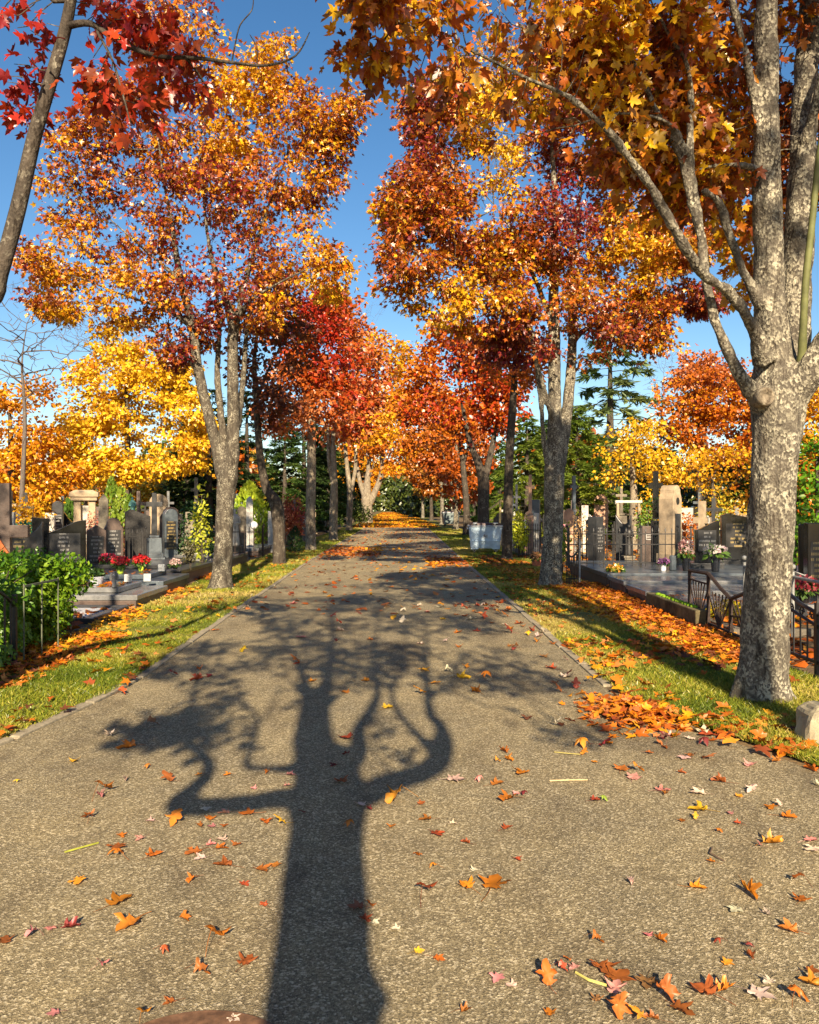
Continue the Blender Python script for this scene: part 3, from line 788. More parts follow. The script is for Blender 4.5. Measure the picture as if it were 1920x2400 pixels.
# a slim one behind on the right whose leaves dapple the right verge
def world_bl(lst): return [(Vector(c), r) for c, r in lst]
tree('slim maple standing behind the viewer beside the right verge', [catmull([(Vector((5.5, -1.2, 0)), .2), (Vector((5.5, -1.2, 2)), .14), (Vector((5.5, -1.1, 4)), .11), (Vector((5.4, -1.1, 7)), .06), (Vector((5.4, -1.0, 9)), .02)])],
     world_bl([((5.2, -1.2, 4.6), (1.1, .8, .9)), ((5.7, -1.0, 6.3), (1.4, 1.2, 1.2)), ((5.2, -1.0, 8.2), (1.2, 1.2, 1.1))]), 420, 2.6, .14, 'mid', [RUST, ORG, GOLD], step=.28, kill=.34, seed=9, depth=2)

# unseen trees added out of the frame to shade the graves and crowns
def outer(label, x, y, h, zc, rx, n, per, seed, pal=[RUST, DORG, ORG, GOLD]):
    rr = random.Random(seed)
    sk_ = [catmull([(Vector((x, y, -.05)), .26), (Vector((x, y, .5)), .2), (Vector((x + .1, y, h * .4)), .15), (Vector((x - .1, y + .1, h * .7)), .09), (Vector((x, y, h * .97)), .02)])]
    bl = [(Vector((x + rr.uniform(-.6, .6) * rx, y + rr.uniform(-.6, .6) * rx, rr.uniform(zc, h - .8))), (rx * .5, rx * .5, rx * .4)) for _ in range(12)]
    return tree(label, sk_, bl, n, per, .16, 'far', pal, step=.36, kill=.46, seed=seed, depth=2, spread=.3)
outer('tall maple behind the viewer in the right row', 5.6, -4.2, 15, 8.6, 2.6, 600, 5, 301)
outer('broad maple outside the left edge shading the granite graves', -6.8, 2.6, 10.5, 4.6, 2.8, 800, 7, 302)
outer('broad maple outside the right edge shading the grey graves', 7.0, 2.4, 10.5, 4.6, 2.6, 700, 6, 303)
outer('tall maple behind the viewer in the left row', -6.0, -5.5, 15, 9.5, 2.6, 500, 5, 304)
outer('maple behind the left graves out of view', -10.5, 6.0, 11, 4.0, 2.8, 700, 7, 305)
outer('maple just outside the left edge beside the leaning dark tree', -5.4, 4.3, 11.5, 5.6, 2.6, 800, 7, 307)
outer('slim tall maple behind the viewer shading the nearest maple', 3.7, -4.4, 13.2, 9.6, 1.7, 500, 7, 308)
# ------------------------------------------------------------ the further trees of the avenue
def SW(*pts): return catmull([(Vector((x, y, z)), r) for x, y, z, r in pts])
GL, GR = 'maples of the left row', 'maples of the right row'
tree('curved dark maple with a burl low on its trunk, second in the left row',
     [S((588, 1198, 22.3, .26), (588, 1180, 22.3, .19), (588, 1130, 22.3, .165), (585, 1080, 22.3, .19), (577, 1052, 22.3, .17), (562, 1030, 22.3, .13), (551, 985, 22.3, .115), (545, 930, 22.3, .105), (540, 850, 22.3, .09), (536, 760, 22.3, .07), (545, 680, 22.3, .05), (555, 600, 22.4, .03)),
      S((540, 850, 22.3, .06), (560, 790, 22.2, .05), (590, 730, 22.1, .03))],
     blob_d([(540, 720, 22, 60), (600, 690, 22, 55), (520, 640, 22, 60), (580, 610, 22.5, 60), (565, 800, 22, 50), (620, 740, 22.5, 50), (505, 780, 22, 35), (590, 850, 22, 35)], 1.0), 1125, 25, 0.129, 'far',
     [BRN, BRN, RUST, DORG, GOLD], bark=M_BARK_D, voxel=.045, step=.32, kill=.45, seed=21, spread=.3, f=.7, group=GL)
tree('straight pale trunked maple with scarlet crown, third in the left row',
     [S((655, 1166, 29.5, .28), (655, 1150, 29.5, .2), (654, 1080, 29.5, .18), (656, 990, 29.5, .17), (656, 900, 29.5, .14), (660, 800, 29.5, .10), (665, 700, 29.5, .05))],
     blob_d([(640, 720, 29.5, 65), (690, 700, 29.5, 60), (620, 800, 29.5, 60), (700, 790, 29.5, 65), (650, 860, 29, 55), (590, 880, 29, 45), (720, 850, 29, 45), (665, 650, 29.5, 45), (700, 640, 29.5, 40), (740, 760, 29.5, 40), (570, 850, 29, 30)], 1.3), 1250, 38, 0.152, 'far',
     [CRIM, RED, DORG, DORG, SALM], bark=M_BARK_P, step=.4, kill=.55, seed=22, spread=.35, f=.6, group=GL)
tree('pale forked maple with salmon and gold crown, fourth in the left row',
     [S((702, 1143, 38.5, .3), (702, 1125, 38.5, .21), (703, 1060, 38.5, .2), (704, 1010, 38.5, .16), (702, 920, 38.5, .12), (715, 820, 38.5, .08), (730, 720, 38.5, .04)), S((703, 1020, 38.5, .13), (693, 970, 38.5, .1), (690, 900, 38.5, .07), (680, 830, 38.5, .05))],
     blob_d([(740, 740, 38.5, 55), (700, 660, 38.5, 50), (760, 820, 38.5, 55), (740, 890, 38, 45), (790, 780, 38.5, 45), (690, 800, 38.5, 50), (700, 900, 38, 40), (740, 690, 38.5, 40)], 1.5), 1000, 38, 0.190, 'far',
     [RED, SALM, DORG, ORG, GOLD], bark=M_BARK_P, step=.5, kill=.65, seed=23, spread=.45, f=.5, group=GL)
tree('forked maple with amber crown, fifth in the left row',
     [S((735, 1124, 54, .3), (735, 1105, 54, .22), (737, 1040, 54, .2), (732, 990, 54, .15), (728, 930, 54, .12), (740, 820, 54, .06)), S((737, 1045, 54, .15), (748, 990, 54, .12), (752, 930, 54, .1), (770, 830, 54, .05))],
     blob_d([(780, 740, 54, 45), (830, 760, 54, 45), (810, 850, 54, 55), (770, 910, 53, 40), (750, 830, 54, 45), (840, 830, 54, 40), (790, 800, 54, 45), (730, 900, 54, 40), (800, 900, 53, 35)], 2.0), 1000, 43, 0.243, 'far',
     [ORG, GOLD, GOLD, YEL, ORG], bark=M_BARK_P, step=.6, kill=.8, seed=24, spread=.6, f=.35, group=GL)
tree('stout old maple with a thick forked bole and yellow leaves, sixth in the left row',
     [S((773, 1112, 80, .75), (773, 1098, 80, .6), (773, 1070, 80, .55), (772, 1045, 80, .5), (775, 1000, 80, .25), (778, 950, 80, .2), (770, 900, 80, .1)), S((777, 1062, 80, .42), (790, 1035, 80, .32), (803, 1000, 80, .28), (806, 950, 80, .22), (808, 900, 80, .12)), S((770, 1050, 80, .3), (757, 1010, 80, .22), (750, 960, 80, .14))],
     blob_d([(800, 930, 80, 40), (840, 900, 80, 40), (850, 950, 80, 30), (770, 940, 80, 35), (820, 870, 80, 40), (780, 890, 80, 40), (740, 950, 80, 30), (830, 990, 80, 16)], 2.5), 875, 48, 0.304, 'far',
     [DORG, ORG, GOLD, YEL], bark=M_BARK_P, step=.8, kill=1.1, seed=25, spread=.8, f=.3, group=GL)
tree('thin straight dark maple beside the blue grey dumpster, third in the right row',
     [S((1068, 1186, 24.3, .25), (1068, 1168, 24.3, .165), (1069, 1100, 24.3, .15), (1073, 960, 24.3, .13), (1080, 850, 24.3, .115), (1085, 760, 24.3, .08), (1080, 660, 24.3, .04)), S((1083, 800, 24.3, .06), (1060, 740, 24.2, .045), (1030, 690, 24, .03)), S((1084, 770, 24.3, .05), (1110, 720, 24.4, .03))],
     blob_d([(1060, 660, 24.3, 60), (1110, 730, 24.3, 50), (1010, 690, 24, 55), (1090, 610, 24.3, 50), (1030, 780, 24, 55), (1110, 790, 24.3, 40), (980, 740, 24, 45), (1060, 720, 24, 50)], 1.1), 1125, 35, 0.129, 'far',
     [WINE, CRIM, RED, RUST, DORG, ORG], bark=M_BARK_D, step=.32, kill=.45, seed=26, spread=.3, f=.7, group=GR)
tree('dark maple forking in a V behind the blue grey dumpster with crimson crown',
     [S((1018, 1150, 33, .33), (1018, 1130, 33, .26), (1018, 1060, 33, .24), (1018, 1010, 33, .24), (1005, 970, 33, .15), (990, 930, 33, .12), (975, 860, 33, .08), (965, 780, 33, .05)), S((1019, 1015, 33, .17), (1030, 970, 33, .14), (1040, 920, 33, .11), (1045, 840, 33, .07), (1030, 760, 33, .04))],
     blob_d([(960, 760, 33, 65), (900, 800, 33, 55), (1010, 830, 33, 65), (950, 860, 32.5, 55), (880, 860, 32.5, 45), (1050, 880, 33, 50), (930, 710, 33, 50), (1000, 740, 33, 55), (1000, 890, 32.5, 45), (1080, 830, 33, 40)], 1.5), 1375, 40, 0.167, 'far',
     [WINE, CRIM, RED, RED, DORG, ORG], bark=M_BARK_D, step=.42, kill=.58, seed=27, spread=.38, f=.55, group=GR)
tree('leaning maple with lichen patches and orange crown, fifth in the right row',
     [S((982, 1132, 45, .3), (982, 1115, 45, .2), (982, 1060, 45, .18), (977, 1000, 45, .16), (970, 940, 45, .13), (950, 880, 45, .07)), S((975, 980, 45, .1), (990, 930, 45, .08), (1000, 890, 45, .05))],
     blob_d([(900, 900, 45, 45), (945, 920, 45, 45), (870, 865, 45, 40), (1000, 930, 45, 35), (920, 850, 45, 45), (960, 870, 45, 40), (870, 930, 45, 30)], 1.8), 1000, 38, 0.213, 'far',
     [RUST, DORG, ORG, ORG, GOLD], bark=M_BARK_D, step=.5, kill=.7, seed=28, spread=.5, f=.45, group=GR)

# prototypes whose colour comes from the object's own colour
def proto(seed, h, r, dens, size, kind='far', bark=None, z0=.28, pal=((1, .62, .4), (1, .85, .7), (1, 1, 1), (.8, .9, .8), (1, 1.15, 1.2))):
    rr = random.Random(seed)
    lean = rr.uniform(-.04, .04)
    sk_ = [SW((0, 0, -.05, h * .028), (0, 0, h * .05, h * .02), (lean * h * .3, 0, h * .3, h * .016), (lean * h, .1, h * .6, h * .010), (lean * h * .8, 0, h * .95, h * .003))]
    for k in range(4):
        a = rr.uniform(0, 6.28); q = rr.uniform(.22, .4)
        sk_.append(SW((lean * h * q, 0, h * q, h * .011), (math.cos(a) * r * .3, math.sin(a) * r * .3, h * (q + .14), h * .008), (math.cos(a) * r * .6, math.sin(a) * r * .6, h * (q + .34), h * .004)))
    bl = []
    for k in range(15):
        a = rr.uniform(0, 6.28); z = rr.uniform(z0, .92); w = math.sin(math.pi * min(1, (z - z0 + .16) / (1.12 - z0))) ** .7
        q = r * w * rr.uniform(.3, .8)
        bl.append((Vector((math.cos(a) * q, math.sin(a) * q, z * h)), (r * rr.uniform(.3, .48),) * 2 + (h * rr.uniform(.08, .15),)))
    return tree('tree', sk_, bl, 560, dens, size, kind, pal, bark=bark, step=h * .042, kill=h * .055, seed=seed, spread=h * .035, depth=3, f=3.2 / h, jitter=.25)
PROTO = [proto(101, 10, 3.6, 24, .28), proto(102, 10, 3.2, 24, .28), proto(103, 10, 4.2, 24, .28, bark=M_BARK_D)]
used = set()
def place(pi, x, y, h, rz, color, label, group=None, cat='tree', w=1.0):
    o = PROTO[pi]
    if pi in used: o = copy_tree(o)
    used.add(pi)
    o.location = (x, y, 0); o.rotation_euler = (0, 0, rz); s = h / 10
    o.scale = (s * w, s * w, s)
    for ch in o.children: ch.color = (*color, 1)
    tag(o, label, cat, group)
    if group is None and 'group' in o: del o['group']
    return o
def dx2x(dx, Y): return (dx * K - CX) / FPX * Y
def hz(dy, Y): return EYE + (HY - dy * K) / FPX * Y
FAR = [('golden', GOLD), ('rust red', DORG), ('yellow', YEL), ('bronze', (.42, .2, .03)), ('orange', ORG)]
# the row goes on into the distance
for i, (x, y, h, pi, c, lab) in enumerate([
        (3.2, 56, 9, 0, DORG, 'burnt orange maple just past the second dumpster in the right row'),
        (2.9, 72, 10, 1, (.35, .18, .03), 'bronze leaved maple with dark bole behind the second dumpster'),
        (2.5, 92, 11, 2, ORG, 'orange maple far down the right row before the dark conifers'),
        (-5.6, 100, 12, 0, GOLD, 'golden maple far down the left row behind the stout old one'),
        (1.9, 115, 11, 1, (.3, .2, .03), 'olive brown maple far down the right row'),
        (-6.6, 122, 12, 2, ORG, 'orange maple near the far end of the left row')]):
    place(pi, x, y, h, i * 1.3, c, lab, GR if x > 0 else GL)

# trees in the cemetery left of the avenue
def big(label, Y, trunk_d, blobs, pal, n=1000, per=15, size=.24, seed=1, bark=None, skx=(), f=.45, group=None):
    x, top = trunk_d
    b = Vector((dx2x(x, Y), Y, 0)); T = D(x, top, Y)
    sk_ = [SW((b.x, b.y, -.05, .30), (b.x, b.y, .4, .22), (b.x + .1, b.y, T.z * .45, .17), (T.x, T.y, T.z, .05))] + list(skx)
    return tree(label, sk_, blob_d([(a, c, Y, r) for a, c, r in blobs], 1.8), n, per, size, 'far', pal, bark=bark or M_BARK_D, step=.48, kill=.62, seed=seed, spread=.42, f=f, group=group)
big('broad bright yellow maple with orange top behind the left graves', 38, (265, 800), [(230, 770, 55), (200, 820, 60), (290, 820, 75), (350, 800, 65), (250, 900, 75), (340, 890, 75), (400, 890, 55), (180, 900, 55), (310, 960, 65), (220, 980, 55), (150, 935, 50), (400, 960, 40), (140, 870, 35), (260, 745, 30)],
    [YEL, YEL, (.85, .60, .04), GOLD, ORG], 1690, 69, 0.182, 31)
big('amber tree at the left edge beneath bare branches', 35, (20, 850), [(40, 850, 55), (90, 830, 45), (20, 930, 60), (90, 950, 55), (55, 1010, 50), (130, 1000, 40), (-30, 880, 60), (-60, 960, 60), (100, 1050, 25)], [GOLD, ORG, GOLD, YEL], 1170, 54, 0.182, 32)
big('low golden tree between the pillar monument and the big yellow maple', 46, (180, 980), [(120, 1020, 40), (200, 1030, 35), (260, 1040, 30), (70, 1060, 30), (320, 1030, 30)], [ORG, GOLD, YEL, (.5, .4, .03)], 650, 51, 0.198, 33)
def bare(label, Y, x, top, pts, seed, r=.11, n=620):
    b = Vector((dx2x(x, Y), Y, 0)); T = D(x + 15, top, Y)
    sk_ = [SW((b.x, b.y, -.05, r * 1.4), (b.x, b.y, .5, r), (b.x + .2, b.y, T.z * .5, r * .7), (T.x - .2, T.y, T.z * .75, r * .4), (T.x, T.y, T.z * .92, r * .15))]
    return tree(label, sk_, blob_d([(a, c, Y, q) for a, c, q in pts], 2.2), n, 0, 0, 'far', [RUST], name='bare_tree', bark=M_TWIG, r0=.016, step=.34, kill=.36, seed=seed, group='leafless trees', shell=.1)
bare('leafless grey tree rising at the left edge over the amber tree', 32, 42, 640, [(50, 680, 70), (110, 740, 70), (10, 740, 70), (140, 690, 40), (30, 620, 40), (80, 790, 60)], 41)
bare('leafless tree showing between the yellow maple and the first left maple', 48, 215, 660, [(200, 690, 60), (260, 700, 50), (160, 720, 40), (230, 650, 30)], 42)
bare('leafless tree top standing in the sky gap over the avenue', 90, 745, 660, [(750, 670, 40), (790, 650, 30), (720, 690, 30), (770, 700, 30)], 43, .14, 420)
bare('leafless tree between the spruce and the rust coloured tree at the right', 50, 1385, 780, [(1390, 790, 35), (1410, 750, 25), (1370, 840, 30)], 44, .1, 300)
# right of the avenue
big('rust red tree behind the pale obelisk at the right', 40, (1470, 880), [(1420, 840, 45), (1470, 850, 55), (1530, 870, 60), (1450, 900, 55), (1520, 930, 55), (1400, 890, 30), (1570, 850, 50), (1600, 910, 50), (1480, 800, 25)], [RUST, DORG, DORG, ORG, GOLD], 1300, 51, 0.182, 34)
big('gold yellow tree low behind the right graves', 36, (1500, 1010), [(1450, 985, 45), (1500, 1000, 50), (1550, 1000, 45), (1590, 990, 50), (1420, 1010, 35), (1530, 960, 35), (1600, 1050, 30)], [GOLD, YEL, GOLD, ORG], 800, 27, 0.152, 35)
big('slender pale stemmed young tree with clear yellow leaves', 30, (1330, 960), [(1330, 930, 40), (1300, 960, 35), (1360, 960, 40), (1390, 930, 35), (1290, 1000, 25), (1350, 900, 30), (1380, 990, 30)], [YEL, YEL, GOLD, (.6, .55, .03)], 780, 47, 0.137, 36, bark=M_BARK_P)
big('yellow tree behind the tall bright hedge at the right edge', 32, (1740, 900), [(1715, 840, 40), (1760, 860, 60), (1720, 910, 40), (1780, 930, 60)], [GOLD, YEL, ORG], 650, 47, 0.152, 37)
big('russet tree top behind the first right maple', 46, (1480, 800), [(1470, 780, 40), (1440, 800, 30), (1540, 790, 40)], [RUST, SALM, DORG], 455, 40, 0.198, 38)

# ------------------------------------------------------------ conifers
def conifer(seed, h, r, n=60, droop=.35, size=.42, z0=.08, open_=1.0, width=.5):
    rr = random.Random(seed); pos, ax, nr = [], [], []
    V, F, off = [], [], 0
    v, f = tube(np.array([(0, 0, -.05), (0, 0, h * .3), (0, 0, h * .7), (0, 0, h)]), [h * .02, h * .016, h * .008, .01], 8)
    V.append(v); F.append(f); off += len(v)
    for k in range(n):
        t = (k + .5) / n; z = h * (z0 + (1 - z0) * t); L = r * (1 - t) ** .75 * rr.uniform(.65, 1.1) + .12
        a = k * 2.4 + rr.uniform(-.5, .5); m = 6
        pts = [(math.cos(a) * L * q, math.sin(a) * L * q, z + L * (.12 * q - droop * q * q)) for q in [j / (m - 1) for j in range(m)]]
        v, f = tube(np.array(pts), np.linspace(.012 + L * .008, .004, m), 4)
        V.append(v); F.append(f + off); off += len(v)
        for j in range(int(L * 30 * open_) + 8):
            q = rr.uniform(.15, 1) ** .7; i = min(int(q * (m - 1)), m - 2); fr = q * (m - 1) - i
            p = [pts[i][c] * (1 - fr) + pts[i + 1][c] * fr for c in range(3)]
            s = rr.choice((-1, 1)); b = a + s * rr.uniform(.3, 1.3)
            pos.append((p[0] + rr.gauss(0, .06), p[1] + rr.gauss(0, .06), p[2] + rr.gauss(0, .05)))
            ax.append((math.cos(b), math.sin(b), rr.uniform(-.9, .05) * (.5 + droop))); nr.append((rr.gauss(0, .4), rr.gauss(0, .4), 1))
    pos, ax, nr = np.array(pos), np.array(ax), np.array(nr)
    sz = size * rng.uniform(.6, 1.3, len(pos))
    # each spray is a fan of narrow needles
    Vl, Fl, cl, o2 = [], [], [], 0
    for k in range(4):
        a2 = norm(ax + rng.normal(0, .38, ax.shape))
        vv, ff, kk = leaf_arrays(pos + ax * 0, a2, nr + rng.normal(0, .4, nr.shape), sz * rng.uniform(.6, 1, len(sz)), 'far', .3, .2)
        c0 = np.repeat(pos, kk, 0); s = width * .5
        # make it narrow
        d = vv - c0; al = np.repeat(a2, kk, 0); pr = (d * al).sum(1, keepdims=True) * al
        vv = c0 + pr + (d - pr) * s
        Vl.append(vv); Fl.append(ff + o2); o2 += len(vv)
        cl.append(np.repeat(palette(pos, [(.55, .7, .45), (.85, .95, .8), (1.1, 1.1, 1), (1.5, 1.3, .8)], 6 / h, seed), kk, 0))
    e = empty('spruce_tree')
    link('trunk', raw_mesh('trunk', np.vstack(V), [np.vstack(F)], smooth=True), M_BARK_D, e)
    link('crown', raw_mesh('crown', np.vstack(Vl), [np.vstack(Fl)], np.vstack(cl)), M_GREEN, e)
    return e
CON = [conifer(201, 10, 2.6, 80, .4), conifer(202, 10, 3.0, 55, .25, open_=.8)]
cused = set()
def con(pi, x, y, h, c, label, rz=0, w=1.0, group='conifers among the graves'):
    o = CON[pi]
    if pi in cused: o = copy_tree(o)
    cused.add(pi)
    o.location = (x, y, 0); o.rotation_euler = (0, 0, rz); s = h / 10; o.scale = (s * w, s * w, s)
    for ch in o.children: ch.color = (*c, 1) if ch.name.startswith('crown') else (1, 1, 1, 1)
    return tag(o, label, 'conifer', group)
DG, MG, YG = (.035, .06, .02), (.07, .12, .03), (.16, .21, .03)
con(1, dx2x(1285, 46), 46, 12.5, (.17, .22, .09), 'tall open spruce against the sky right of the two stemmed maple', .3, 1.35)
for i, (dx, Y, h, c, lab, w) in enumerate([
        (1215, 34, 5.8, YG, 'yellow green conifer behind the two stemmed right maple', 1.5), (1255, 38, 5.0, YG, 'low yellow green conifer left of the young yellow tree', 1.6),
        (1110, 42, 6.5, YG, 'mid green conifer between the third and second right maples', 1.5), (1150, 50, 7.0, MG, 'dark green conifer showing left of the two stemmed right maple', 1.4),
        (1055, 60, 6.5, (.12, .18, .03), 'conifer glimpsed between the V forked maple and the thin dark one', 1.5), (1000, 75, 8, MG, 'bushy conifer far off behind the second dumpster', 1.5),
        (640, 50, 8.5, DG, 'dark conifer behind the third left maple', 1.4), (600, 45, 6.5, MG, 'dull green conifer behind the red shrub on the left', 1.4), (690, 64, 8, MG, 'green conifer behind the fourth left maple', 1.4),
        (440, 44, 8.0, DG, 'very dark conifer behind the ivy covered monument', 1.6), (395, 50, 7.0, DG, 'dark conifer left of the first left maple', 1.5), (520, 48, 8.5, DG, 'dark conifer seen between the first two left maples', 1.5),
        (735, 90, 9, DG, 'dark conifer behind the stout old maple', 1.5), (1390, 44, 4.5, YG, 'small lime green conifer beside the stone cross', 1.2), (1590, 44, 5.5, MG, 'green conifer behind the black polished headstone', 1.4)]):
    con(i % 2, dx2x(dx, Y), Y, h, c, lab, i * .9, w)

# ------------------------------------------------------------ the wood beyond, one mass
def far_wood():
    P, c = [], []
    r_ = np.random.default_rng(77)
    def clump(x, y, z, rx, rz_, n, pal):
        q = norm(r_.normal(0, 1, (n, 3))) * r_.uniform(.55, 1, (n, 1)) * np.array([rx, rx, rz_]) + np.array([x, y, z])
        P.append(q); c.append(palette(q, pal, .12, 5, .3))
    PALS = [[(.02, .035, .012), (.05, .08, .02), (.09, .12, .02)], [(.05, .06, .02), (.25, .2, .03), GOLD], [RUST, DORG, ORG, GOLD], [(.03, .05, .015), (.07, .10, .02), (.16, .18, .03)]]
    for k in range(260):
        x = r_.uniform(-105, 100); y = r_.uniform(66, 140)
        if -14 < x < 9 : continue
        h = r_.uniform(4.5, 8.5)
        pal = PALS[int(r_.integers(0, 4))]
        for j in range(3): clump(x + r_.normal(0, 1), y + r_.normal(0, 1), h * (.3 + .27 * j), 3.4 - .7 * j, h * .24, 330, pal)
    for k in range(70):
        y = 125 + k * 2.2; s = 1 if k % 2 else -1
        cx = -.03 * y
        for j in range(3): clump(cx + s * r_.uniform(5.5, 9), y, 1.5 + 3.6 * j, 2.9, 2.6, 300, PALS[0] if j < 2 else PALS[3])
    for k in range(16):
        x = -8 + r_.uniform(-16, 16)
        clump(x, 285, 3 + (k % 3) * 4, 5, 3.4, 420, PALS[3])
    P = np.vstack(P); c = np.vstack(c); n = len(P)
    V, F, k = leaf_arrays(P, r_.normal(0, 1, (n, 3)) - np.array([0, 0, .4]), r_.normal(0, .6, (n, 3)) + np.array([0, -.6, .6]), r_.uniform(.35, .75, n) * (.7 + P[:, 1] / 220), 'far')
    o = link('far_wood', raw_mesh('far_wood', V, [F], np.repeat(c, k, 0)), M_LEAF)
    tag(o, 'mixed dark green and golden wood closing the view far beyond the graves', 'wood', kind='stuff')
    print('WOOD', n)
far_wood()
# ------------------------------------------------------------ stone, iron and other materials
def mat_stone(name, a, b, rough=.8, spec=.3, scale=14, speck=True, bumps=.35, stain=.35):
    m, nt, p = mat_new(name)
    v = coords(nt, world=True)
    n1 = noise_n(nt, v, scale, 6, .65); n2 = noise_n(nt, v, 2.2, 5, .6, .4); n3 = noise_n(nt, v, 160, 2, .5)
    r = ramp(nt, [(.32, a), (.68, b)]); nt.links.new(mix(nt, .5, n1.outputs[0], n3.outputs[0]) if speck else n1.outputs[0], r.inputs[0])
    s = ramp(nt, [(.36, (1 - stain,) * 3), (.62, (1.08, 1.06, 1.02))]); nt.links.new(n2.outputs[0], s.inputs[0])
    nt.links.new(mix(nt, 1.0, r.outputs[0], s.outputs[0], 'MULTIPLY'), p.inputs['Base Color'])
    p.inputs['Roughness'].default_value = rough; p.inputs['Specular IOR Level'].default_value = spec
    if bumps: bump(nt, p, n1.outputs[0], bumps, .012)
    return m
ST = {
    'black': mat_stone('black_granite', (.004, .0045, .005), (.016, .017, .019), .12, .6, bumps=0, stain=.2),
    'darkgrey': mat_stone('dark_granite', (.02, .021, .023), (.065, .066, .07), .3, .5, bumps=.1),
    'bluegrey': mat_stone('blue_grey_granite', (.045, .06, .075), (.13, .155, .18), .3, .5, bumps=.1),
    'grey': mat_stone('grey_granite', (.12, .125, .13), (.27, .27, .27), .22, .5, bumps=.05),
    'slate': mat_stone('rough_slate', (.012, .012, .013), (.06, .057, .054), .7, .3, 20, bumps=1.0),
    'brown': mat_stone('brown_stone', (.055, .038, .032), (.15, .105, .085), .5, .4),
    'sand': mat_stone('sandstone', (.28, .21, .14), (.48, .38, .26), .9, .2),
    'pink': mat_stone('pink_sandstone', (.42, .24, .16), (.6, .38, .26), .85, .2),
    'white': mat_stone('white_marble', (.38, .365, .33), (.62, .60, .55), .5, .4, stain=.3),
    'concrete': mat_stone('weathered_concrete', (.11, .095, .075), (.27, .24, .19), .95, .15, stain=.6),
    'moss': mat_stone('mossy_concrete', (.05, .045, .025), (.22, .18, .10), .95, .1, stain=.6),
    'boulder': mat_stone('boulder_stone', (.30, .26, .17), (.52, .46, .32), .95, .15, 9, bumps=.9),
}
def mat_simple(name, c, rough=.6, metal=0, spec=.4, var=.25, scale=20):
    m, nt, p = mat_new(name)
    v = coords(nt, world=True); n = noise_n(nt, v, scale, 5, .65)
    r = ramp(nt, [(.35, tuple(q * (1 - var) for q in c)), (.65, tuple(min(1, q * (1 + var)) for q in c))]); nt.links.new(n.outputs[0], r.inputs[0])
    nt.links.new(r.outputs[0], p.inputs['Base Color'])
    p.inputs['Roughness'].default_value = rough; p.inputs['Metallic'].default_value = metal; p.inputs['Specular IOR Level'].default_value = spec
    bump(nt, p, n.outputs[0], .15, .004)
    return m
M_IRON = mat_simple('black_iron', (.018, .016, .015), .5, 0, .5, .4, 30)
M_RUST = mat_simple('rusty_iron', (.04, .026, .02), .75, 0, .3, .5, 30)
M_PIPE = mat_simple('grey_pipe', (.28, .28, .26), .5, .2, .5)
M_PALE = mat_simple('pale_letters', (.5, .48, .44), .6)
M_POST = mat_simple('green_grey_iron', (.10, .11, .07), .7)
M_WOOD = mat_simple('pale_wood', (.55, .40, .16), .8)
M_ORPL = mat_simple('orange_board', (.30, .075, .012), .6)
M_POTG = mat_simple('lime_pot', (.45, .60, .05), .4)
M_POTW = mat_simple('white_pot', (.72, .72, .75), .4)
M_POTB = mat_simple('black_vase', (.015, .015, .017), .2, 0, .6)
M_POTT = mat_simple('terracotta_pot', (.5, .16, .08), .8)
M_MOSS = mat_simple('moss_cushion', (.20, .34, .02), .95, 0, .1, .4, 60)
M_GRAVEL = mat_noise('white_gravel', [(.4, (.25, .25, .26)), (.6, (.7, .7, .72))], 60, bumps=1, bd=.02)
M_VERD = mat_simple('verdigris_bronze', (.18, .42, .33), .6)

# ------------------------------------------------------------ gravestones
def out_rect(w, h): return [(-w / 2, 0), (w / 2, 0), (w / 2, h), (-w / 2, h)]
def out_arch(w, h, q=.5):
    n = 10; r = w / 2; rz = w * q
    return [(-r, 0), (r, 0)] + [(r * math.cos(math.pi * k / n), h - rz + rz * math.sin(math.pi * k / n)) for k in range(n + 1)]
def out_point(w, h, q=.2): return [(-w / 2, 0), (w / 2, 0), (w / 2, h - w * q * 1.6), (w * .28, h - w * q), (0, h), (-w * .28, h - w * q), (-w / 2, h - w * q * 1.6)]
def out_wave(w, h, s=1, d=.22):
    n = 12
    top = [(w / 2 - w * k / n, h - d * h * (.5 - .5 * math.cos(math.pi * ((n - k) / n if s > 0 else k / n)))) for k in range(n + 1)]
    return [(-w / 2, 0), (w / 2, 0)] + top
def out_concave(w, h, d=.2):
    n = 12
    return [(-w / 2, 0), (w / 2, 0)] + [(w / 2 - w * k / n, h - d * h * math.sin(math.pi * (k / n) ** .8)) for k in range(n + 1)]
def out_slant(w, h, d=.12): return [(-w / 2, 0), (w / 2, 0), (w / 2, h * (1 - d)), (-w * .3, h), (-w / 2, h * .95)]
def out_shoulder(w, h): return [(-w / 2, 0), (w / 2, 0), (w / 2, h * .80), (w * .44, h * .84), (w * .36, h * .88), (w * .34, h * .93), (w * .2, h * .985), (0, h), (-w * .2, h * .985), (-w * .34, h * .93), (-w * .36, h * .88), (-w * .44, h * .84), (-w / 2, h * .80)]
OUT = {'rect': out_rect, 'arch': out_arch, 'point': out_point, 'wave': out_wave, 'wave2': lambda w, h: out_wave(w, h, -1), 'concave': out_concave, 'slant': out_slant, 'shoulder': out_shoulder}
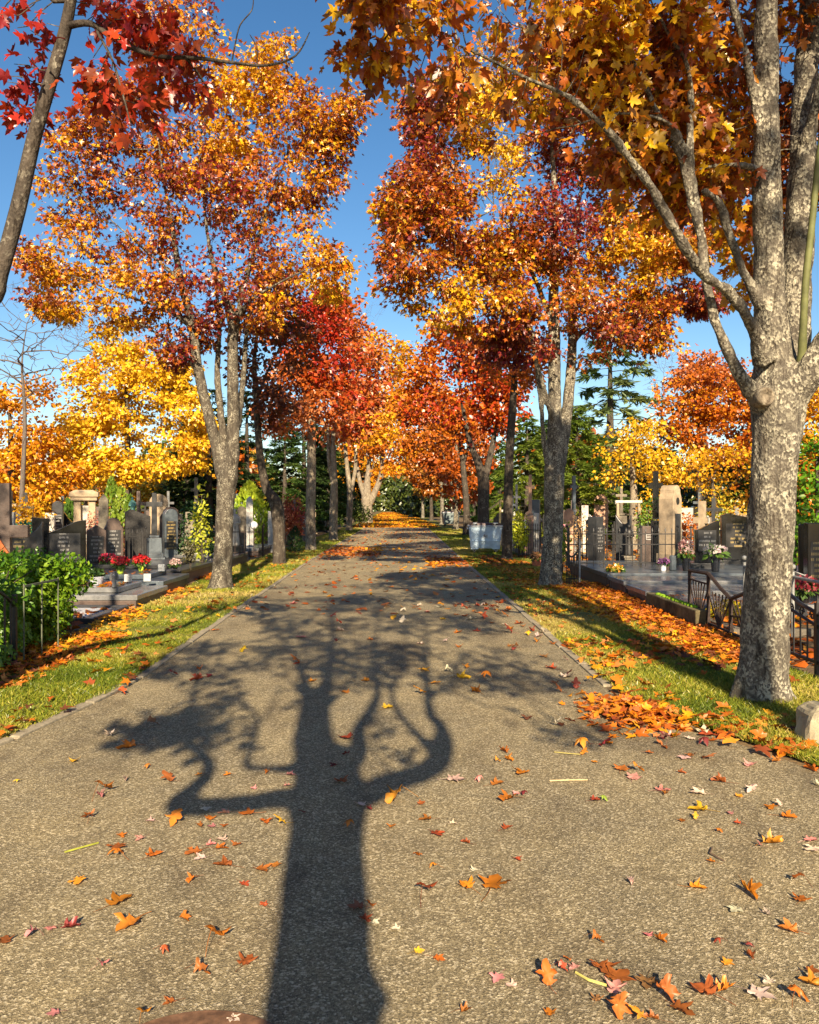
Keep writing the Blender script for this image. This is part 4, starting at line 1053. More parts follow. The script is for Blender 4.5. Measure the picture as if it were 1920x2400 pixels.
def mat_letters(name, ink, base):
    m, nt, p = mat_new(name)
    g = nt.nodes.new('ShaderNodeTexCoord'); s = nt.nodes.new('ShaderNodeSeparateXYZ'); nt.links.new(g.outputs['Object'], s.inputs[0])
    def mth(op, u, v=None):
        n = nt.nodes.new('ShaderNodeMath'); n.operation = op
        for q, w in zip(n.inputs, (u, v)):
            if w is None: continue
            if isinstance(w, (int, float)): q.default_value = w
            else: nt.links.new(w, q)
        return n.outputs[0]
    X_, Z_ = mth('MULTIPLY', s.outputs[0], 42), mth('MULTIPLY', s.outputs[2], 12)
    fx, fz = mth('FRACT', X_), mth('FRACT', Z_)
    cb = nt.nodes.new('ShaderNodeCombineXYZ'); nt.links.new(mth('FLOOR', X_), cb.inputs[0]); nt.links.new(mth('FLOOR', Z_), cb.inputs[2])
    w = nt.nodes.new('ShaderNodeTexWhiteNoise'); nt.links.new(cb.outputs[0], w.inputs['Vector'])
    cz = nt.nodes.new('ShaderNodeCombineXYZ'); nt.links.new(mth('FLOOR', Z_), cz.inputs[2])
    w2 = nt.nodes.new('ShaderNodeTexWhiteNoise'); nt.links.new(cz.outputs[0], w2.inputs['Vector'])
    lim = mth('ADD', mth('MULTIPLY', w2.outputs['Value'], 5.5), 2.0)
    k = mth('MULTIPLY', mth('GREATER_THAN', fx, .3), mth('GREATER_THAN', fz, .5))
    k = mth('MULTIPLY', k, mth('GREATER_THAN', w.outputs['Value'], .22))
    k = mth('MULTIPLY', k, mth('LESS_THAN', mth('ABSOLUTE', X_), lim))
    st = noise_n(nt, g.outputs['Object'], 130, 2, .5)
    k = mth('MULTIPLY', k, mth('GREATER_THAN', st.outputs[0], .42))
    nt.links.new(mix(nt, k, base, ink), p.inputs['Base Color'])
    p.inputs['Roughness'].default_value = .35
    return m
def inscription(mb, w, z0, z1, y, seed, rows=None):
    mb.box((0, y + .001, (z0 + z1) / 2), (w, .006, z1 - z0))
GX = [0]
M_GOLD = mat_letters('gilt_letters', (.36, .26, .09), (.03, .027, .025))
M_GREYL = mat_letters('pale_inscription', (.30, .29, .27), (.035, .034, .034))
def stone(kind, x, y, w, h, t, mat, label, rz=0, z0=0, letters=None, plinth=.12, group=None, cat='gravestone', tilt=0, name='gravestone', taper=1):
    """x, y = foot of the stone, front towards -y before turning by rz"""
    e = empty(name, (x, y, z0), rz, label, cat, group)
    if plinth: MB().box((0, 0, plinth / 2 - .02), (w * 1.25 + .06, t + .16, plinth + .04)).build('plinth', ST[mat if mat != 'black' else 'darkgrey'], e, .008)
    mb = MB()
    M = Matrix.Translation((0, 0, plinth)) @ Matrix.Rotation(tilt, 4, 'Y')
    mb.prism(OUT[kind](w, h - plinth), -t / 2, t / 2, M)
    s = mb.build('tablet', ST[mat], e, .01)
    GX[0] += 1
    if letters is not None:
        li = MB(); inscription(li, w * .74, plinth + (h - plinth) * .28, plinth + (h - plinth) * .78, -t / 2 - .002, GX[0])
        li.build('inscription', letters, s)
    return e
def cross(x, y, z0, h, mat, label, rz=0, ped=None, ped_mat=None, w=None, thick=.1, group=None, arm=.68, matm=None):
    e = empty('cross_monument', (x, y, z0), rz, label, 'cross', group)
    zb = 0
    if ped:
        pw, ph = ped
        mb = MB().box((0, 0, ph * .12), (pw * 1.35, pw * 1.1, ph * .24)).box((0, 0, ph * .32), (pw * 1.15, pw * .95, ph * .16)).box((0, 0, ph * .69), (pw, pw * .8, ph * .58), top=(.9, .9)).box((0, 0, ph + .02), (pw * .6, pw * .5, .05))
        mb.build('pedestal', ST[ped_mat or mat], e, .01); zb = ph + .02
    hc = h - zb; w = w or hc * .6; m = matm or ST[mat]
    mb = MB().box((0, 0, zb + hc / 2), (thick * 1.15, thick, hc), top=(.82, .9))
    mb.build('upright', m, e, .008)
    MB().box((0, 0, zb + hc * arm), (w, thick * .92, thick)).build('crossbar', m, e, .008)
    return e
def obelisk(x, y, z0, w, h, mat, label, rz=0, group=None, letters=None, cap=True):
    e = empty('obelisk', (x, y, z0), rz, label, 'obelisk', group)
    MB().box((0, 0, .1), (w * 1.5, w * 1.5, .24)).box((0, 0, .27), (w * 1.25, w * 1.25, .1)).build('plinth', ST[mat], e, .01)
    mb = MB().box((0, 0, .32 + (h - .32) * .46), (w, w, (h - .32) * .92), top=(.78, .78))
    if cap: mb.box((0, 0, h - (h - .32) * .04), (w * .78, w * .78, (h - .32) * .08), top=(.15, .15))
    s = mb.build('shaft', ST[mat], e, .008)
    if letters:
        li = MB(); inscription(li, w * .6, h * .3, h * .6, -w * .47, 5); li.build('inscription', letters, s)
    return e
def slab(name, x0, x1, y0, y1, h, mat, label, border='brown', z0=0, over=.05, tiers=0, group='granite grave slabs', fill=None, bh=None):
    cx, cy = (x0 + x1) / 2, (y0 + y1) / 2
    e = empty(name, (cx, cy, z0), 0, label, 'grave', group)
    bh = bh or h - .09; w, d = x1 - x0, y1 - y0
    mb = MB(); t = .14
    for c, s in (((0, -d / 2 + t / 2), (w, t)), ((0, d / 2 - t / 2), (w, t)), ((-w / 2 + t / 2, 0), (t, d - 2 * t - .004)), ((w / 2 - t / 2, 0), (t, d - 2 * t - .004))):
        mb.box((c[0], c[1], bh / 2 - .05), (s[0], s[1], bh + .1))
    mb.build('border', ST[border], e, .01)
    if fill is not None: MB().box((0, 0, bh * .3), (w - 2 * t - .01, d - 2 * t - .01, bh * .6)).build('gravel_bed', fill, e)
    else:
        MB().box((0, 0, h - .045), (w + over, d + over * .4, .085)).build('cover_slab', ST[mat], e, .012)
        if tiers: MB().box((-.12, .05, h + .045), (w - .5, d - .5, .085)).build('upper_slab', ST[mat], e, .012)
    return e

# ------------------------------------------------------------ plants and flowers
def leafblob(name, pts, size, kind, pal, mat, parent=None, seed=0, f=2, up=.4, spread=.05, out=None):
    pts = np.asarray(pts, float); n = len(pts); r_ = np.random.default_rng(seed)
    c0 = pts.mean(0) if out is None else np.array(out)
    o = norm(pts - c0)
    ax = norm(o * .5 + r_.normal(0, .6, (n, 3)) + np.array([0, 0, -.25]))
    nr = norm(o * .9 + np.array([0, 0, up]) + r_.normal(0, .4, (n, 3)))
    V, F, k = leaf_arrays(pts, ax, nr, size * r_.uniform(.6, 1.2, n), kind)
    return link(name, raw_mesh(name, V, [F], np.repeat(palette(pts, pal, f, seed), k, 0)), mat, parent)
def ell_pts(c, r, n, seed, shell=.5, zmin=None):
    r_ = np.random.default_rng(seed)
    q = norm(r_.normal(0, 1, (n, 3))) * (r_.uniform(shell ** 3, 1, (n, 1)) ** (1 / 3)) * np.array(r) + np.array(c)
    if zmin is not None: q = q[q[:, 2] > zmin]
    return q
def flowers(x, y, z, d, pal, label, pot=None, ph=.12, pw=.07, n=220, size=.035, seed=1, name='flower_pot', cat='flowers', green=True, flat=.6):
    e = empty(name, (x, y, z), 0, label, cat)
    if pot: MB().lathe([(pw * .72, 0), (pw * .8, .01), (pw, ph * .9), (pw * 1.08, ph * .92), (pw * 1.08, ph), (pw * .9, ph)], 14).build('pot', pot, e, smooth=False)
    if green: leafblob('foliage', ell_pts((0, 0, ph + d * flat * .3), (d * .45, d * .45, d * flat * .4), n // 2, seed, .3), size * 1.5, 'oval', [(.04, .09, .02), (.10, .18, .03)], M_GREEN, e, seed)
    pts = ell_pts((0, 0, ph + d * flat * .55), (d / 2, d / 2, d * flat / 2), n, seed + 1, .8, ph + d * flat * .3)
    leafblob('blossoms', pts, size, 'far', pal, M_LEAF, e, seed, 3, .5)
    return e
def bush(x, y, h, r, pal, label, n=900, size=.09, seed=1, kind='oval', mat=None, z0=0, cat='shrub', name='shrub', group=None, lobes=5):
    e = empty(name, (x, y, z0), 0, label, cat, group)
    rr = random.Random(seed); P = []
    mb = MB()
    for k in range(lobes):
        a = rr.uniform(0, 6.28); q = r * rr.uniform(.15, .55); zc = h * rr.uniform(.4, .75)
        P.append(ell_pts((math.cos(a) * q, math.sin(a) * q, zc), (r * .55, r * .55, h * .32), n // lobes, seed * 10 + k, .3, .03))
        mb.path([(0, 0, -.03), (math.cos(a) * q * .4, math.sin(a) * q * .4, zc * .5), (math.cos(a) * q, math.sin(a) * q, zc * 1.2)], .014)
    mb.build('stems', M_BARK_D, e)
    leafblob('foliage', np.vstack(P), size, kind, pal, mat or M_GREEN, e, seed)
    return e
def thuja(x, y, h, r, pal, label, n=1500, seed=1, size=.12, group=None):
    e = empty('thuja', (x, y, 0), 0, label, 'conifer', group)
    r_ = np.random.default_rng(seed)
    t = r_.uniform(0, 1, n) ** .8; a = r_.uniform(0, 6.28, n)
    prof = r * np.sin(np.pi * np.clip(t * .86 + .14, 0, 1)) ** .8 * (1 - .25 * t)
    q = prof * r_.uniform(.72, 1.05, n) * (1 + .12 * np.sin(a * 5 + t * 9))
    P = np.stack([np.cos(a) * q, np.sin(a) * q, t * h + .03], 1)
    o = np.stack([np.cos(a), np.sin(a), np.zeros(n)], 1)
    ax = norm(o * .45 + np.array([0, 0, 1.0]) + r_.normal(0, .3, (n, 3))); nr = norm(o + r_.normal(0, .5, (n, 3)))
    V, F, k = leaf_arrays(P, ax, nr, size * r_.uniform(.7, 1.4, n), 'oval')
    MB().lathe([(r * .12, -.05), (r * .1, h * .5), (.01, h * .9)], 7).build('trunk', M_BARK_D, e)
    link('foliage', raw_mesh('foliage', V, [F], np.repeat(palette(P, pal, 2.5, seed), k, 0)), M_GREEN, e)
    return e

# ------------------------------------------------------------ iron fences
def fence(name, a, b, h, label, gap=.12, bar=.012, mat=None, rails=(.12, .85), posts=2, tips=True, group='iron fences round graves', z0=0):
    mat = mat or M_IRON
    a, b = Vector((*a, z0)), Vector((*b, z0)); L = (b - a).length
    e = empty(name, a, math.atan2(b.y - a.y, b.x - a.x), label, 'fence', group)
    n = int(L / gap); mb = MB()
    for k in range(n + 1):
        x = L * k / n; mb.bar((x, 0, .02), (x, 0, h), bar)
        if tips: mb.box((x, 0, h + .03), (bar * 2, bar * 1.4, .05), top=(.1, .1)).box((x, 0, h - .01), (bar * 2.2, bar * 2.2, .025), top=(.6, .6))
    mb.build('bars', mat, e)
    for q in rails: MB().box((L / 2, 0, h * q), (L, bar * 1.6, .022)).build('rail', mat, e)
    for k in range(posts):
        x = L * k / (posts - 1)
        MB().box((x + (.03 if k == 0 else -.03 if k == posts - 1 else 0), .035, h * .53), (.035, .035, h * 1.1)).ball((x, .035, h * 1.1), .03).build('post', mat, e)
    return e
def scroll(c, r, turns=1.2, n=14, s=1, plane=None):
    return [(c[0] + s * r * (1 - .75 * k / n) * math.cos(2 * math.pi * turns * k / n), c[1], c[2] + r * (1 - .75 * k / n) * math.sin(2 * math.pi * turns * k / n)) for k in range(n + 1)]
R_ = math.radians

# ============================================================ left graves
X = lambda xs, Y: (xs - CX) / FPX * Y
Z = lambda ys, Y: EYE + (HY - ys) / FPX * Y
slab('grave_slab', -6.9, -4.34, 11.05, 12.6, .17, 'darkgrey', 'low grave frame with pale gravel beside the ivy hedge', border='darkgrey', fill=M_GRAVEL)
slab('grave_slab', -7.2, -4.32, 12.8, 14.4, .21, 'grey', 'stepped grey granite grave carrying the small stone angel', tiers=1)
slab('grave_slab', -7.4, -4.44, 14.55, 16.25, .27, 'bluegrey', 'polished granite grave carrying the pots of red flowers', tiers=1)
slab('grave_slab', -7.6, -4.64, 16.4, 19.2, .32, 'darkgrey', 'dark granite grave slabs behind the first left maple', tiers=1)
slab('grave_slab', -7.2, -4.72, 20.2, 23.6, .30, 'grey', 'long grey grave between the first two left maples', tiers=1)
slab('grave_slab', -7.2, -4.85, 26.0, 29.0, .28, 'grey', 'pale grave slab beside the third left maple')
stone('concave', X(48, 14.5), 14.5, .74, 1.34, .16, 'darkgrey', 'dark stone with a scooped top at the left edge', R_(18), letters=M_GOLD)
t2 = stone('wave2', X(150, 16.5), 16.5, .84, 1.33, .2, 'black', 'wide black polished headstone with curved top above the ivy hedge', R_(22), letters=M_GREYL)
MB().prism([(-.12, 0), (.12, 0), (.15, 1.36), (-.17, 1.40)], -.17, .13, Matrix.Translation((-.42, 0, .0))).build('side_pillar', ST['black'], t2, .01)
stone('point', X(226, 17.2), 17.2, .38, 1.22, .2, 'brown', 'narrow brown headstone with pointed top beside the wide black one', R_(25), letters=M_GREYL)
stone('shoulder', X(266, 18), 18, .40, 1.36, .18, 'brown', 'dark brown shouldered headstone left of the rough slate block', R_(25), letters=M_GREYL)
obelisk(X(243, 19.5), 19.5, 0, .27, 1.9, 'concrete', 'slim weathered obelisk behind the shouldered brown headstone', R_(20))
stone('slant', X(323, 19.3), 19.3, .56, 1.55, .3, 'slate', 'massive rough faced dark block headstone behind iron bars', R_(22), plinth=.1)
cross(X(362, 18.6), 18.6, .30, 1.62, 'darkgrey', 'tall dark stone cross on a blue grey pedestal', R_(15), ped=(.36, .6), ped_mat='bluegrey', w=.36, thick=.11, arm=.74)
stone('arch', X(399, 20.6), 20.6, .33, 1.55, .26, 'bluegrey', 'narrow arched headstone with bronze coloured face', R_(30), letters=M_GOLD)
stone('shoulder', X(400, 24), 24, .62, 1.6, .25, 'brown', 'broad brown tomb behind the narrow arched headstone', R_(20))
stone('arch', X(372, 25), 25, .55, 2.0, .3, 'sand', 'weathered sandstone stele behind the tall dark cross', R_(20))
# ivy covered monument with a stone cross on top
iv = cross(X(460, 21), 21, 0, 2.36, 'concrete', 'ivy swallowed monument with a pale stone cross on top', R_(10), ped=(.5, 1.5), ped_mat='concrete', w=.24, thick=.08, arm=.62); iv.scale = (1.12, 1.12, 1)
leafblob('ivy', np.vstack([ell_pts((0, 0, .75), (.42, .36, .95), 1500, 61, .75, .02), ell_pts((.02, 0, 1.45), (.36, .3, .35), 500, 62, .6, .02), ell_pts((-.1, -.1, .4), (.45, .36, .45), 500, 63, .6, .02)]), .085, 'mid', [(.012, .035, .012), (.03, .075, .02), (.05, .11, .03)], M_GREEN, iv, 61)
# pale pillar monument
pm = empty('pillar_monument', (X(198, 22), 22, 0), R_(18), 'pale sandstone pillar monument with a heavy moulded cap', 'monument')
MB().box((0, 0, .2), (.8, .6, .44)).box((0, 0, .5), (.66, .5, .16)).build('plinth', ST['sand'], pm, .01)
for sx in (-.17, .2): MB().box((sx, -.02, 1.17), (.2, .3, 1.2), top=(.88, .9)).build('pillar', ST['sand'], pm, .012)
MB().box((.02, .06, 1.12), (.2, .1, 1.05)).build('tablet', ST['white'], pm)
MB().box((0, 0, 1.82), (.66, .48, .1)).box((0, 0, 1.93), (.74, .56, .12)).box((0, 0, 2.02), (.74, .56, .07), top=(.6, .6)).build('cap', ST['sand'], pm, .01)
cross(X(10, 11), 11.0, 0, 1.92, 'brown', 'dark brown wooden looking cross cut by the left edge', R_(15), w=.62, thick=.17, arm=.66)
stone('rect', X(22, 15.5), 15.5, .2, 1.5, .12, 'white', 'small pale lamp post stone behind the dark brown cross', R_(10))
ob = MB().prism([(-.35, 0), (.3, 0), (.12, .28), (-.35, .62)], -.02, .02)
o = ob.build('board', M_ORPL, None, .004); o.location = (X(-32, 10.2), 10.2, Z(1305, 10.2)); o.rotation_euler = (0, 0, R_(10)); tag(o, 'orange board leaning at the left edge above the ivy', 'board')
stone('arch', X(136, 21), 21, .26, 1.75, .2, 'darkgrey', 'rounded dark stele above the wide black headstone', R_(15), letters=M_GREYL)
stone('wave', X(158, 21.6), 21.6, .3, 1.5, .16, 'black', 'small black wave topped stone beside the rounded stele', R_(15))
stone('rect', X(118, 20.4), 20.4, .22, 1.45, .2, 'white', 'white flowered stone left of the rounded stele', R_(15))
def statue(x, y, z0, h, mat, label, ped=.5, wing=False, rz=0, matm=None):
    e = empty('statue', (x, y, z0), rz, label, 'statue')
    m = matm or mat
    if ped: MB().box((0, 0, ped / 2), (h * .34, h * .3, ped)).box((0, 0, ped - .02), (h * .4, h * .36, .05)).build('pedestal', ST['concrete'], e, .01)
    s = h / 1.75
    mb = MB().lathe([(.26 * s, 0), (.27 * s, .1 * s), (.21 * s, .5 * s), (.17 * s, .95 * s), (.2 * s, 1.2 * s), (.22 * s, 1.38 * s), (.12 * s, 1.48 * s), (.055 * s, 1.53 * s)], 12, (0, 0, ped))
    mb.ball((0, -.02 * s, ped + 1.63 * s), (.09 * s, .1 * s, .12 * s))
    for q in (-1, 1): mb.path([(q * .2 * s, 0, ped + 1.35 * s), (q * .26 * s, -.04 * s, ped + 1.1 * s), (q * .05 * s, -.22 * s, ped + 1.05 * s)], .07 * s, 7)
    mb.build('figure', m, e, smooth=True)
    if wing:
        for q in (-1, 1): MB().prism([(0, .9 * s), (q * .42 * s, .7 * s), (q * .5 * s, 1.1 * s), (q * .34 * s, 1.6 * s), (q * .1 * s, 1.4 * s)], .1 * s, .16 * s, Matrix.Translation((0, 0, ped))).build('wing', m, e, .005)
    return e
statue(X(311, 22), 22, 0, .62, M_VERD, 'small verdigris figure on a plinth among the left graves', ped=1.25)
cross(X(325, 23), 23, 0, 2.05, 'brown', 'brown cross beside the small verdigris figure', R_(10), ped=(.4, .9), w=.4)
statue(X(268, 13.1), 13.1, .30, .26, ST['grey'], 'little grey stone angel kneeling on the stepped granite grave', ped=0, wing=True, rz=.4)
statue(X(550, 23), 23, .30, 1.05, ST['white'], 'white marble figure right of the first left maple', ped=.2)
stone('shoulder', X(531, 23.5), 23.5, .24, 1.75, .2, 'white', 'pale tall stele left of the white marble figure', R_(10))
stone('arch', X(567, 24.5), 24.5, .26, 1.62, .2, 'concrete', 'grey arched stone right of the white marble figure', R_(10))
obelisk(X(585, 27), 27, 0, .27, 1.95, 'white', 'white obelisk before the lime green thuja on the left', R_(10))
stone('rect', X(635, 28.5), 28.5, .2, 1.45, .16, 'white', 'thin white stele right of the leaning second left maple', R_(10))
lm = empty('grave_lamp', (X(595, 22), 22, .30), 0, 'white globe lamp on a thin post among the left graves', 'lamp')
MB().bar((0, 0, 0), (0, 0, .72), .02).build('post', M_IRON, lm)
MB().ball((0, 0, .8), .11).build('globe', M_POTW, lm, smooth=True)
fence('iron_fence', (X(540, 21.4), 21.4), (X(618, 21.4), 21.4), .75, 'rusty fence round the white figure grave', .11, .012, M_RUST, z0=.30)
fence('iron_fence', (X(300, 18), 18), (X(343, 18.2), 18.2), .72, 'short black spiked bars before the rough dark block', .085, .014, M_IRON, z0=.33)
fence('iron_fence', (X(86, 18.9), 18.9), (X(300, 20.5), 20.5), 1.15, 'thin fence behind the wide black headstone', .14, .01, M_RUST)
# flowers on the left graves
flowers(X(282, 15.1), 15.1, .36, .30, [(.75, .02, .03), (.85, .05, .06), (.9, .14, .12)], 'bright red flowers in a lime green pot', M_POTG, .13, .07, 420, .05, 3)
flowers(X(331, 15.7), 15.7, .36, .29, [(.4, .01, .02), (.6, .015, .02), (.7, .03, .03)], 'crimson flowers in a small green pot right of the lime one', M_POTG, .12, .055, 380, .05, 4)
flowers(X(252, 16.9), 16.9, .32, .34, [(.25, .01, .03), (.45, .02, .06)], 'dark wine red bunch left of the lime green pot', M_POTB, .1, .06, 240, .045, 5)
flowers(X(50, 13.8), 13.8, .3, .28, [(.5, .05, .04), (.6, .1, .05)], 'reddish blooms before the scooped dark stone', M_POTT, .12, .07, 200, .05, 6)
flowers(X(411, 16.1), 16.1, .36, .22, [(.7, .6, .5), (.7, .35, .35)], 'whitish pink bunch beside the dry plant', M_POTB, .06, .05, 180, .04, 7)
flowers(X(226, 13.5), 13.5, .30, .2, [(.03, .07, .02), (.06, .12, .03)], 'pale bowl of green leaves beside the ivy hedge', M_POTW, .14, .11, 150, .06, 8)
bush(X(447, 16.7), 16.7, .62, .22, [(.10, .09, .04), (.25, .22, .12)], 'dry grey green plant on the granite grave left of the maple', 320, .07, 9, z0=.33)
for (xs, Y, z, lab) in ((300, 14.0, .30, 'small leaning dark plaque behind the little angel'), (345, 14.1, .30, 'low dark plaque on the stepped granite grave'), (378, 15.6, .36, 'leaning grey plaque beside the crimson flowers')):
    o = MB().box((0, 0, .07), (.13, .03, .15), Matrix.Rotation(R_(-22), 4, 'X')).build('grave_plaque', ST['bluegrey'], None, .006); o.location = (X(xs, Y), Y, z); o.rotation_euler = (0, 0, R_(15)); tag(o, lab, 'plaque')
# ivy hedge on the near left fence
hd = empty('ivy_hedge', (-4.45, 9.0, 0), 0, 'bright green climbing hedge swallowing the fence at the left', 'hedge')
r_h = np.random.default_rng(70)
hp = []
for k in range(96):
    u = r_h.uniform(0, 1); xx = r_h.uniform(-.75, .40) ; yy = -.85 + 1.8 * u; zz = r_h.uniform(.05, 1) ** .7 * (.74 + .22 * u)
    hp.append(ell_pts((xx, yy, zz), (.24, .24, .2), 210, 700 + k, .4, .01))
leafblob('foliage', np.vstack(hp), .07, 'oval', [(.025, .075, .008), (.055, .15, .01), (.11, .23, .012), (.2, .31, .018)], M_GREEN, hd, 70, 2.2, .5)
mb = MB()
for k in range(26): mb.path([(r_h.uniform(-.5, .4), -1 + .068 * k, 0), (r_h.uniform(-.5, .4), -1 + .068 * k + .1, .5), (r_h.uniform(-.5, .4), -1 + .068 * k, .9)], .012)
mb.build('stems', M_BARK_D, hd)
f1 = fence('iron_fence', (-3.9, 8.2), (-3.9, 9.0), .82, 'thin green grey fence bars half hidden in the climbing hedge', .4, .012, M_POST, tips=False, rails=(.97,), posts=0)
gt = empty('iron_gate', (-3.97, 7.05, 0), R_(90), 'black iron gate with bowed top at the left edge', 'gate', 'iron fences round graves')
mb = MB(); top = [(1.1 * k / 14, 0, .62 + .25 * math.sin(math.pi * (.5 + .5 * k / 14)) ** .7 if k < 14 else .62) for k in range(15)]
top = [(1.1 * k / 14, 0, .60 + .26 * math.cos(math.pi / 2 * (k / 14) ** 2)) for k in range(15)]
mb.path(top, .026).build('top_rail', M_IRON, gt)
mb = MB()
for k in range(9): mb.bar((.06 + .12 * k, 0, .06), (.06 + .12 * k, 0, .60 + .26 * math.cos(math.pi / 2 * ((.06 + .12 * k) / 1.1) ** 2)), .016)
mb.build('bars', M_IRON, gt)
MB().bar((0, 0, .1), (1.1, 0, .1), .022).build('bottom_rail', M_IRON, gt)
MB().box((1.1, 0, .34), (.04, .04, .76)).build('post', M_IRON, gt)
bush(-4.25, 7.8, .35, .4, [(.04, .10, .02), (.10, .2, .03), (.2, .28, .03)], 'low green plants at the foot of the iron gate', 500, .09, 77)
# shrubs and thujas on the left
thuja(X(585, 31), 31, 2.45, .85, [(.20, .32, .02), (.32, .45, .03), (.45, .52, .04)], 'lime green cone shaped thuja behind the white obelisk', 1900, 81, .14)
for k, (xs, hh, lab) in enumerate(((262, 2.5, 'tallest of three upright green thujas behind the left graves'), (283, 2.2, 'middle one of three upright green thujas behind the left graves'), (303, 1.9, 'shortest of three upright green thujas behind the left graves'))):
    thuja(X(xs, 27), 27, hh, .36, [(.10, .18, .02), (.18, .28, .03), (.26, .34, .04)], lab, 800, 82 + k, .12, 'upright thujas')
thuja(X(165, 24), 24, 1.75, .4, [(.06, .14, .02), (.12, .22, .03)], 'rounded green thuja left of the pale pillar monument', 800, 86)
bush(X(62, 17), 17, 1.3, .5, [(.05, .22, .11), (.10, .32, .16)], 'blue green needle shrub behind the scooped dark stone', 1300, .1, 87)
bush(X(228, 21), 21, 1.5, .55, [(.4, .1, .06), (.55, .2, .13), (.5, .28, .16)], 'pinkish red shrub right of the pale pillar monument', 1000, .07, 88, mat=M_LEAF)
bush(X(282, 20), 20, 1.2, .5, [(.4, .12, .07), (.5, .22, .14)], 'russet shrub behind the shouldered brown headstone', 800, .07, 89, mat=M_LEAF)
bush(X(690, 31), 31, 2.1, .75, [(.30, .05, .03), (.45, .09, .04), (.6, .2, .05)], 'rust red shrub between the second and third left maples', 1700, .11, 90, mat=M_LEAF)
thuja(X(692, 28), 28, .85, .28, [(.02, .05, .015), (.05, .09, .02)], 'small dark conifer before the rust red shrub', 500, 91, .08)
bush(X(700, 36), 36, 1.3, .6, [YEL, GOLD, (.4, .4, .04)], 'yellow shrub low behind the third left maple', 700, .12, 92, mat=M_LEAF)
bush(X(843, 62), 62, 2.0, 1.1, [(.06, .10, .02), (.14, .18, .03)], 'green bush at the foot of the stout old maple', 1100, .16, 93)
bush(X(60, 20), 20, 2.0, .8, [YEL, GOLD, (.45, .4, .03)], 'yellow leaved bush rising behind the scooped dark stone', 1500, .1, 94, mat=M_LEAF)
bush(X(475, 18.9), 18.9, 2.1, .3, [(.3, .36, .03), (.5, .5, .04)], 'slender yellow green sapling beside the ivy covered monument', 350, .11, 95, lobes=7)

# ============================================================ right graves
slab('grave_slab', 3.86, 7.2, 11.6, 12.95, .20, 'grey', 'polished grey grave nearest the fan patterned fence', tiers=0)
slab('grave_slab', 3.82, 7.4, 13.05, 14.2, .25, 'grey', 'grey granite grave in the middle of the right steps', tiers=0)
slab('grave_slab', 3.80, 7.6, 14.3, 15.4, .30, 'grey', 'grey granite step before the white flower pot', tiers=0)
slab('grave_slab', 3.80, 8.4, 15.5, 19.2, .33, 'bluegrey', 'wide bluish polished grave carrying the black headstones', tiers=0)
slab('grave_slab', 4.0, 6.8, 10.0, 11.45, .18, 'concrete', 'leaf strewn concrete grave frame behind the fan patterned fence', border='concrete', fill=M_SOIL)
pl = empty('planter_wall', (3.78, 11.6, 0), R_(90), 'mossy dark concrete edging beside the fan patterned fence', 'grave edging')
MB().box((0, 0, .09), (2.2, .15, .34)).build('wall', ST['moss'], pl, .015)
mb = MB()
for k in range(12): mb.ball((-.8 + .14 * k + RND.uniform(-.04, .04), -.02, .265), (RND.uniform(.04, .08), .05, .028))
mb.build('moss', M_MOSS, pl, smooth=True)
bush(4.35, 10.9, .35, .35, [(.4, .4, .02), (.75, .5, .02), (.8, .45, .02)], 'yellow leaved low plant behind the fan patterned fence', 400, .08, 96, mat=M_LEAF)
sg = stone('wave2', X(1656, 17), 17, .48, .98, .3, 'black', 'black headstone with a swept blue shining top', R_(-14), z0=.33, letters=M_GREYL, plinth=.1)
stone('slant', X(1728, 18.2), 18.2, .70, 1.13, .24, 'black', 'large black polished headstone half behind the nearest maple', R_(-12), z0=.33, letters=M_GOLD, plinth=.08)
po = empty('obelisk', (X(1571, 18.3), 18.3, .33), R_(38), 'tall pale shouldered stele with a dark inscribed face', 'obelisk')
MB().box((0, 0, .1), (.42, .46, .24)).build('plinth', ST['sand'], po, .01)
MB().prism(out_shoulder(.33, 1.56), -.19, .19, Matrix.Translation((0, 0, .2))).build('shaft', ST['sand'], po, .012)
MB().box((0, -.2, .72), (.2, .02, .8)).build('tablet', ST['darkgrey'], po, .004)
MB().lathe([(.055, 0), (.055, .012)], 16, M=Matrix.Translation((0, -.191, 1.4)) @ Matrix.Rotation(R_(90), 4, 'X') @ Matrix.Scale(1.5, 4, (0, 1, 0))).build('medallion', ST['black'], po)
dc = cross(X(1537, 19.4), 19.4, .2, 2.25, 'black', 'tall dark cross on a pale pillar left of the shouldered stele', R_(-15), ped=(.26, 1.1), ped_mat='sand', w=.34, thick=.13, arm=.7)
leafblob('ivy', np.vstack([ell_pts((0, -.05, 1.15), (.14, .14, .5), 160, 64, .7), ell_pts((0, -.1, .6), (.16, .12, .5), 60, 65, .7)]), .06, 'mid', [(.012, .03, .012), (.03, .06, .02)], M_GREEN, dc, 64)  # dark leaves stand in for leaf shadows mottling the pale pillar
es = stone('rect', X(1518, 18.9), 18.9, .27, 1.15, .16, 'brown', 'dark brown stone lettered with a pale E', R_(-8), plinth=.1)
MB().box((-.05, -.085, .9), (.025, .012, .13)).box((.012, -.085, .955), (.1, .012, .022)).box((.012, -.085, .9), (.1, .012, .022)).box((.012, -.085, .845), (.1, .012, .022)).build('letter', M_PALE, es)
stone('rect', X(1396, 20.5), 20.5, .25, 1.35, .3, 'darkgrey', 'square granite pillar with a shining side behind the black fence', R_(35), letters=M_GREYL)
stone('concave', X(1462, 21.5), 21.5, .4, 1.4, .16, 'darkgrey', 'grey scooped stone behind the black fence', R_(-25))
statue(X(1474, 19.4), 19.4, .33, .75, M_IRON, 'black cast figure behind the black fence', ped=.1)
st = empty('tomb_portal', (X(1473, 28), 28, 0), R_(-8), 'pale portal shaped tomb behind the scooped grey stone', 'tomb')
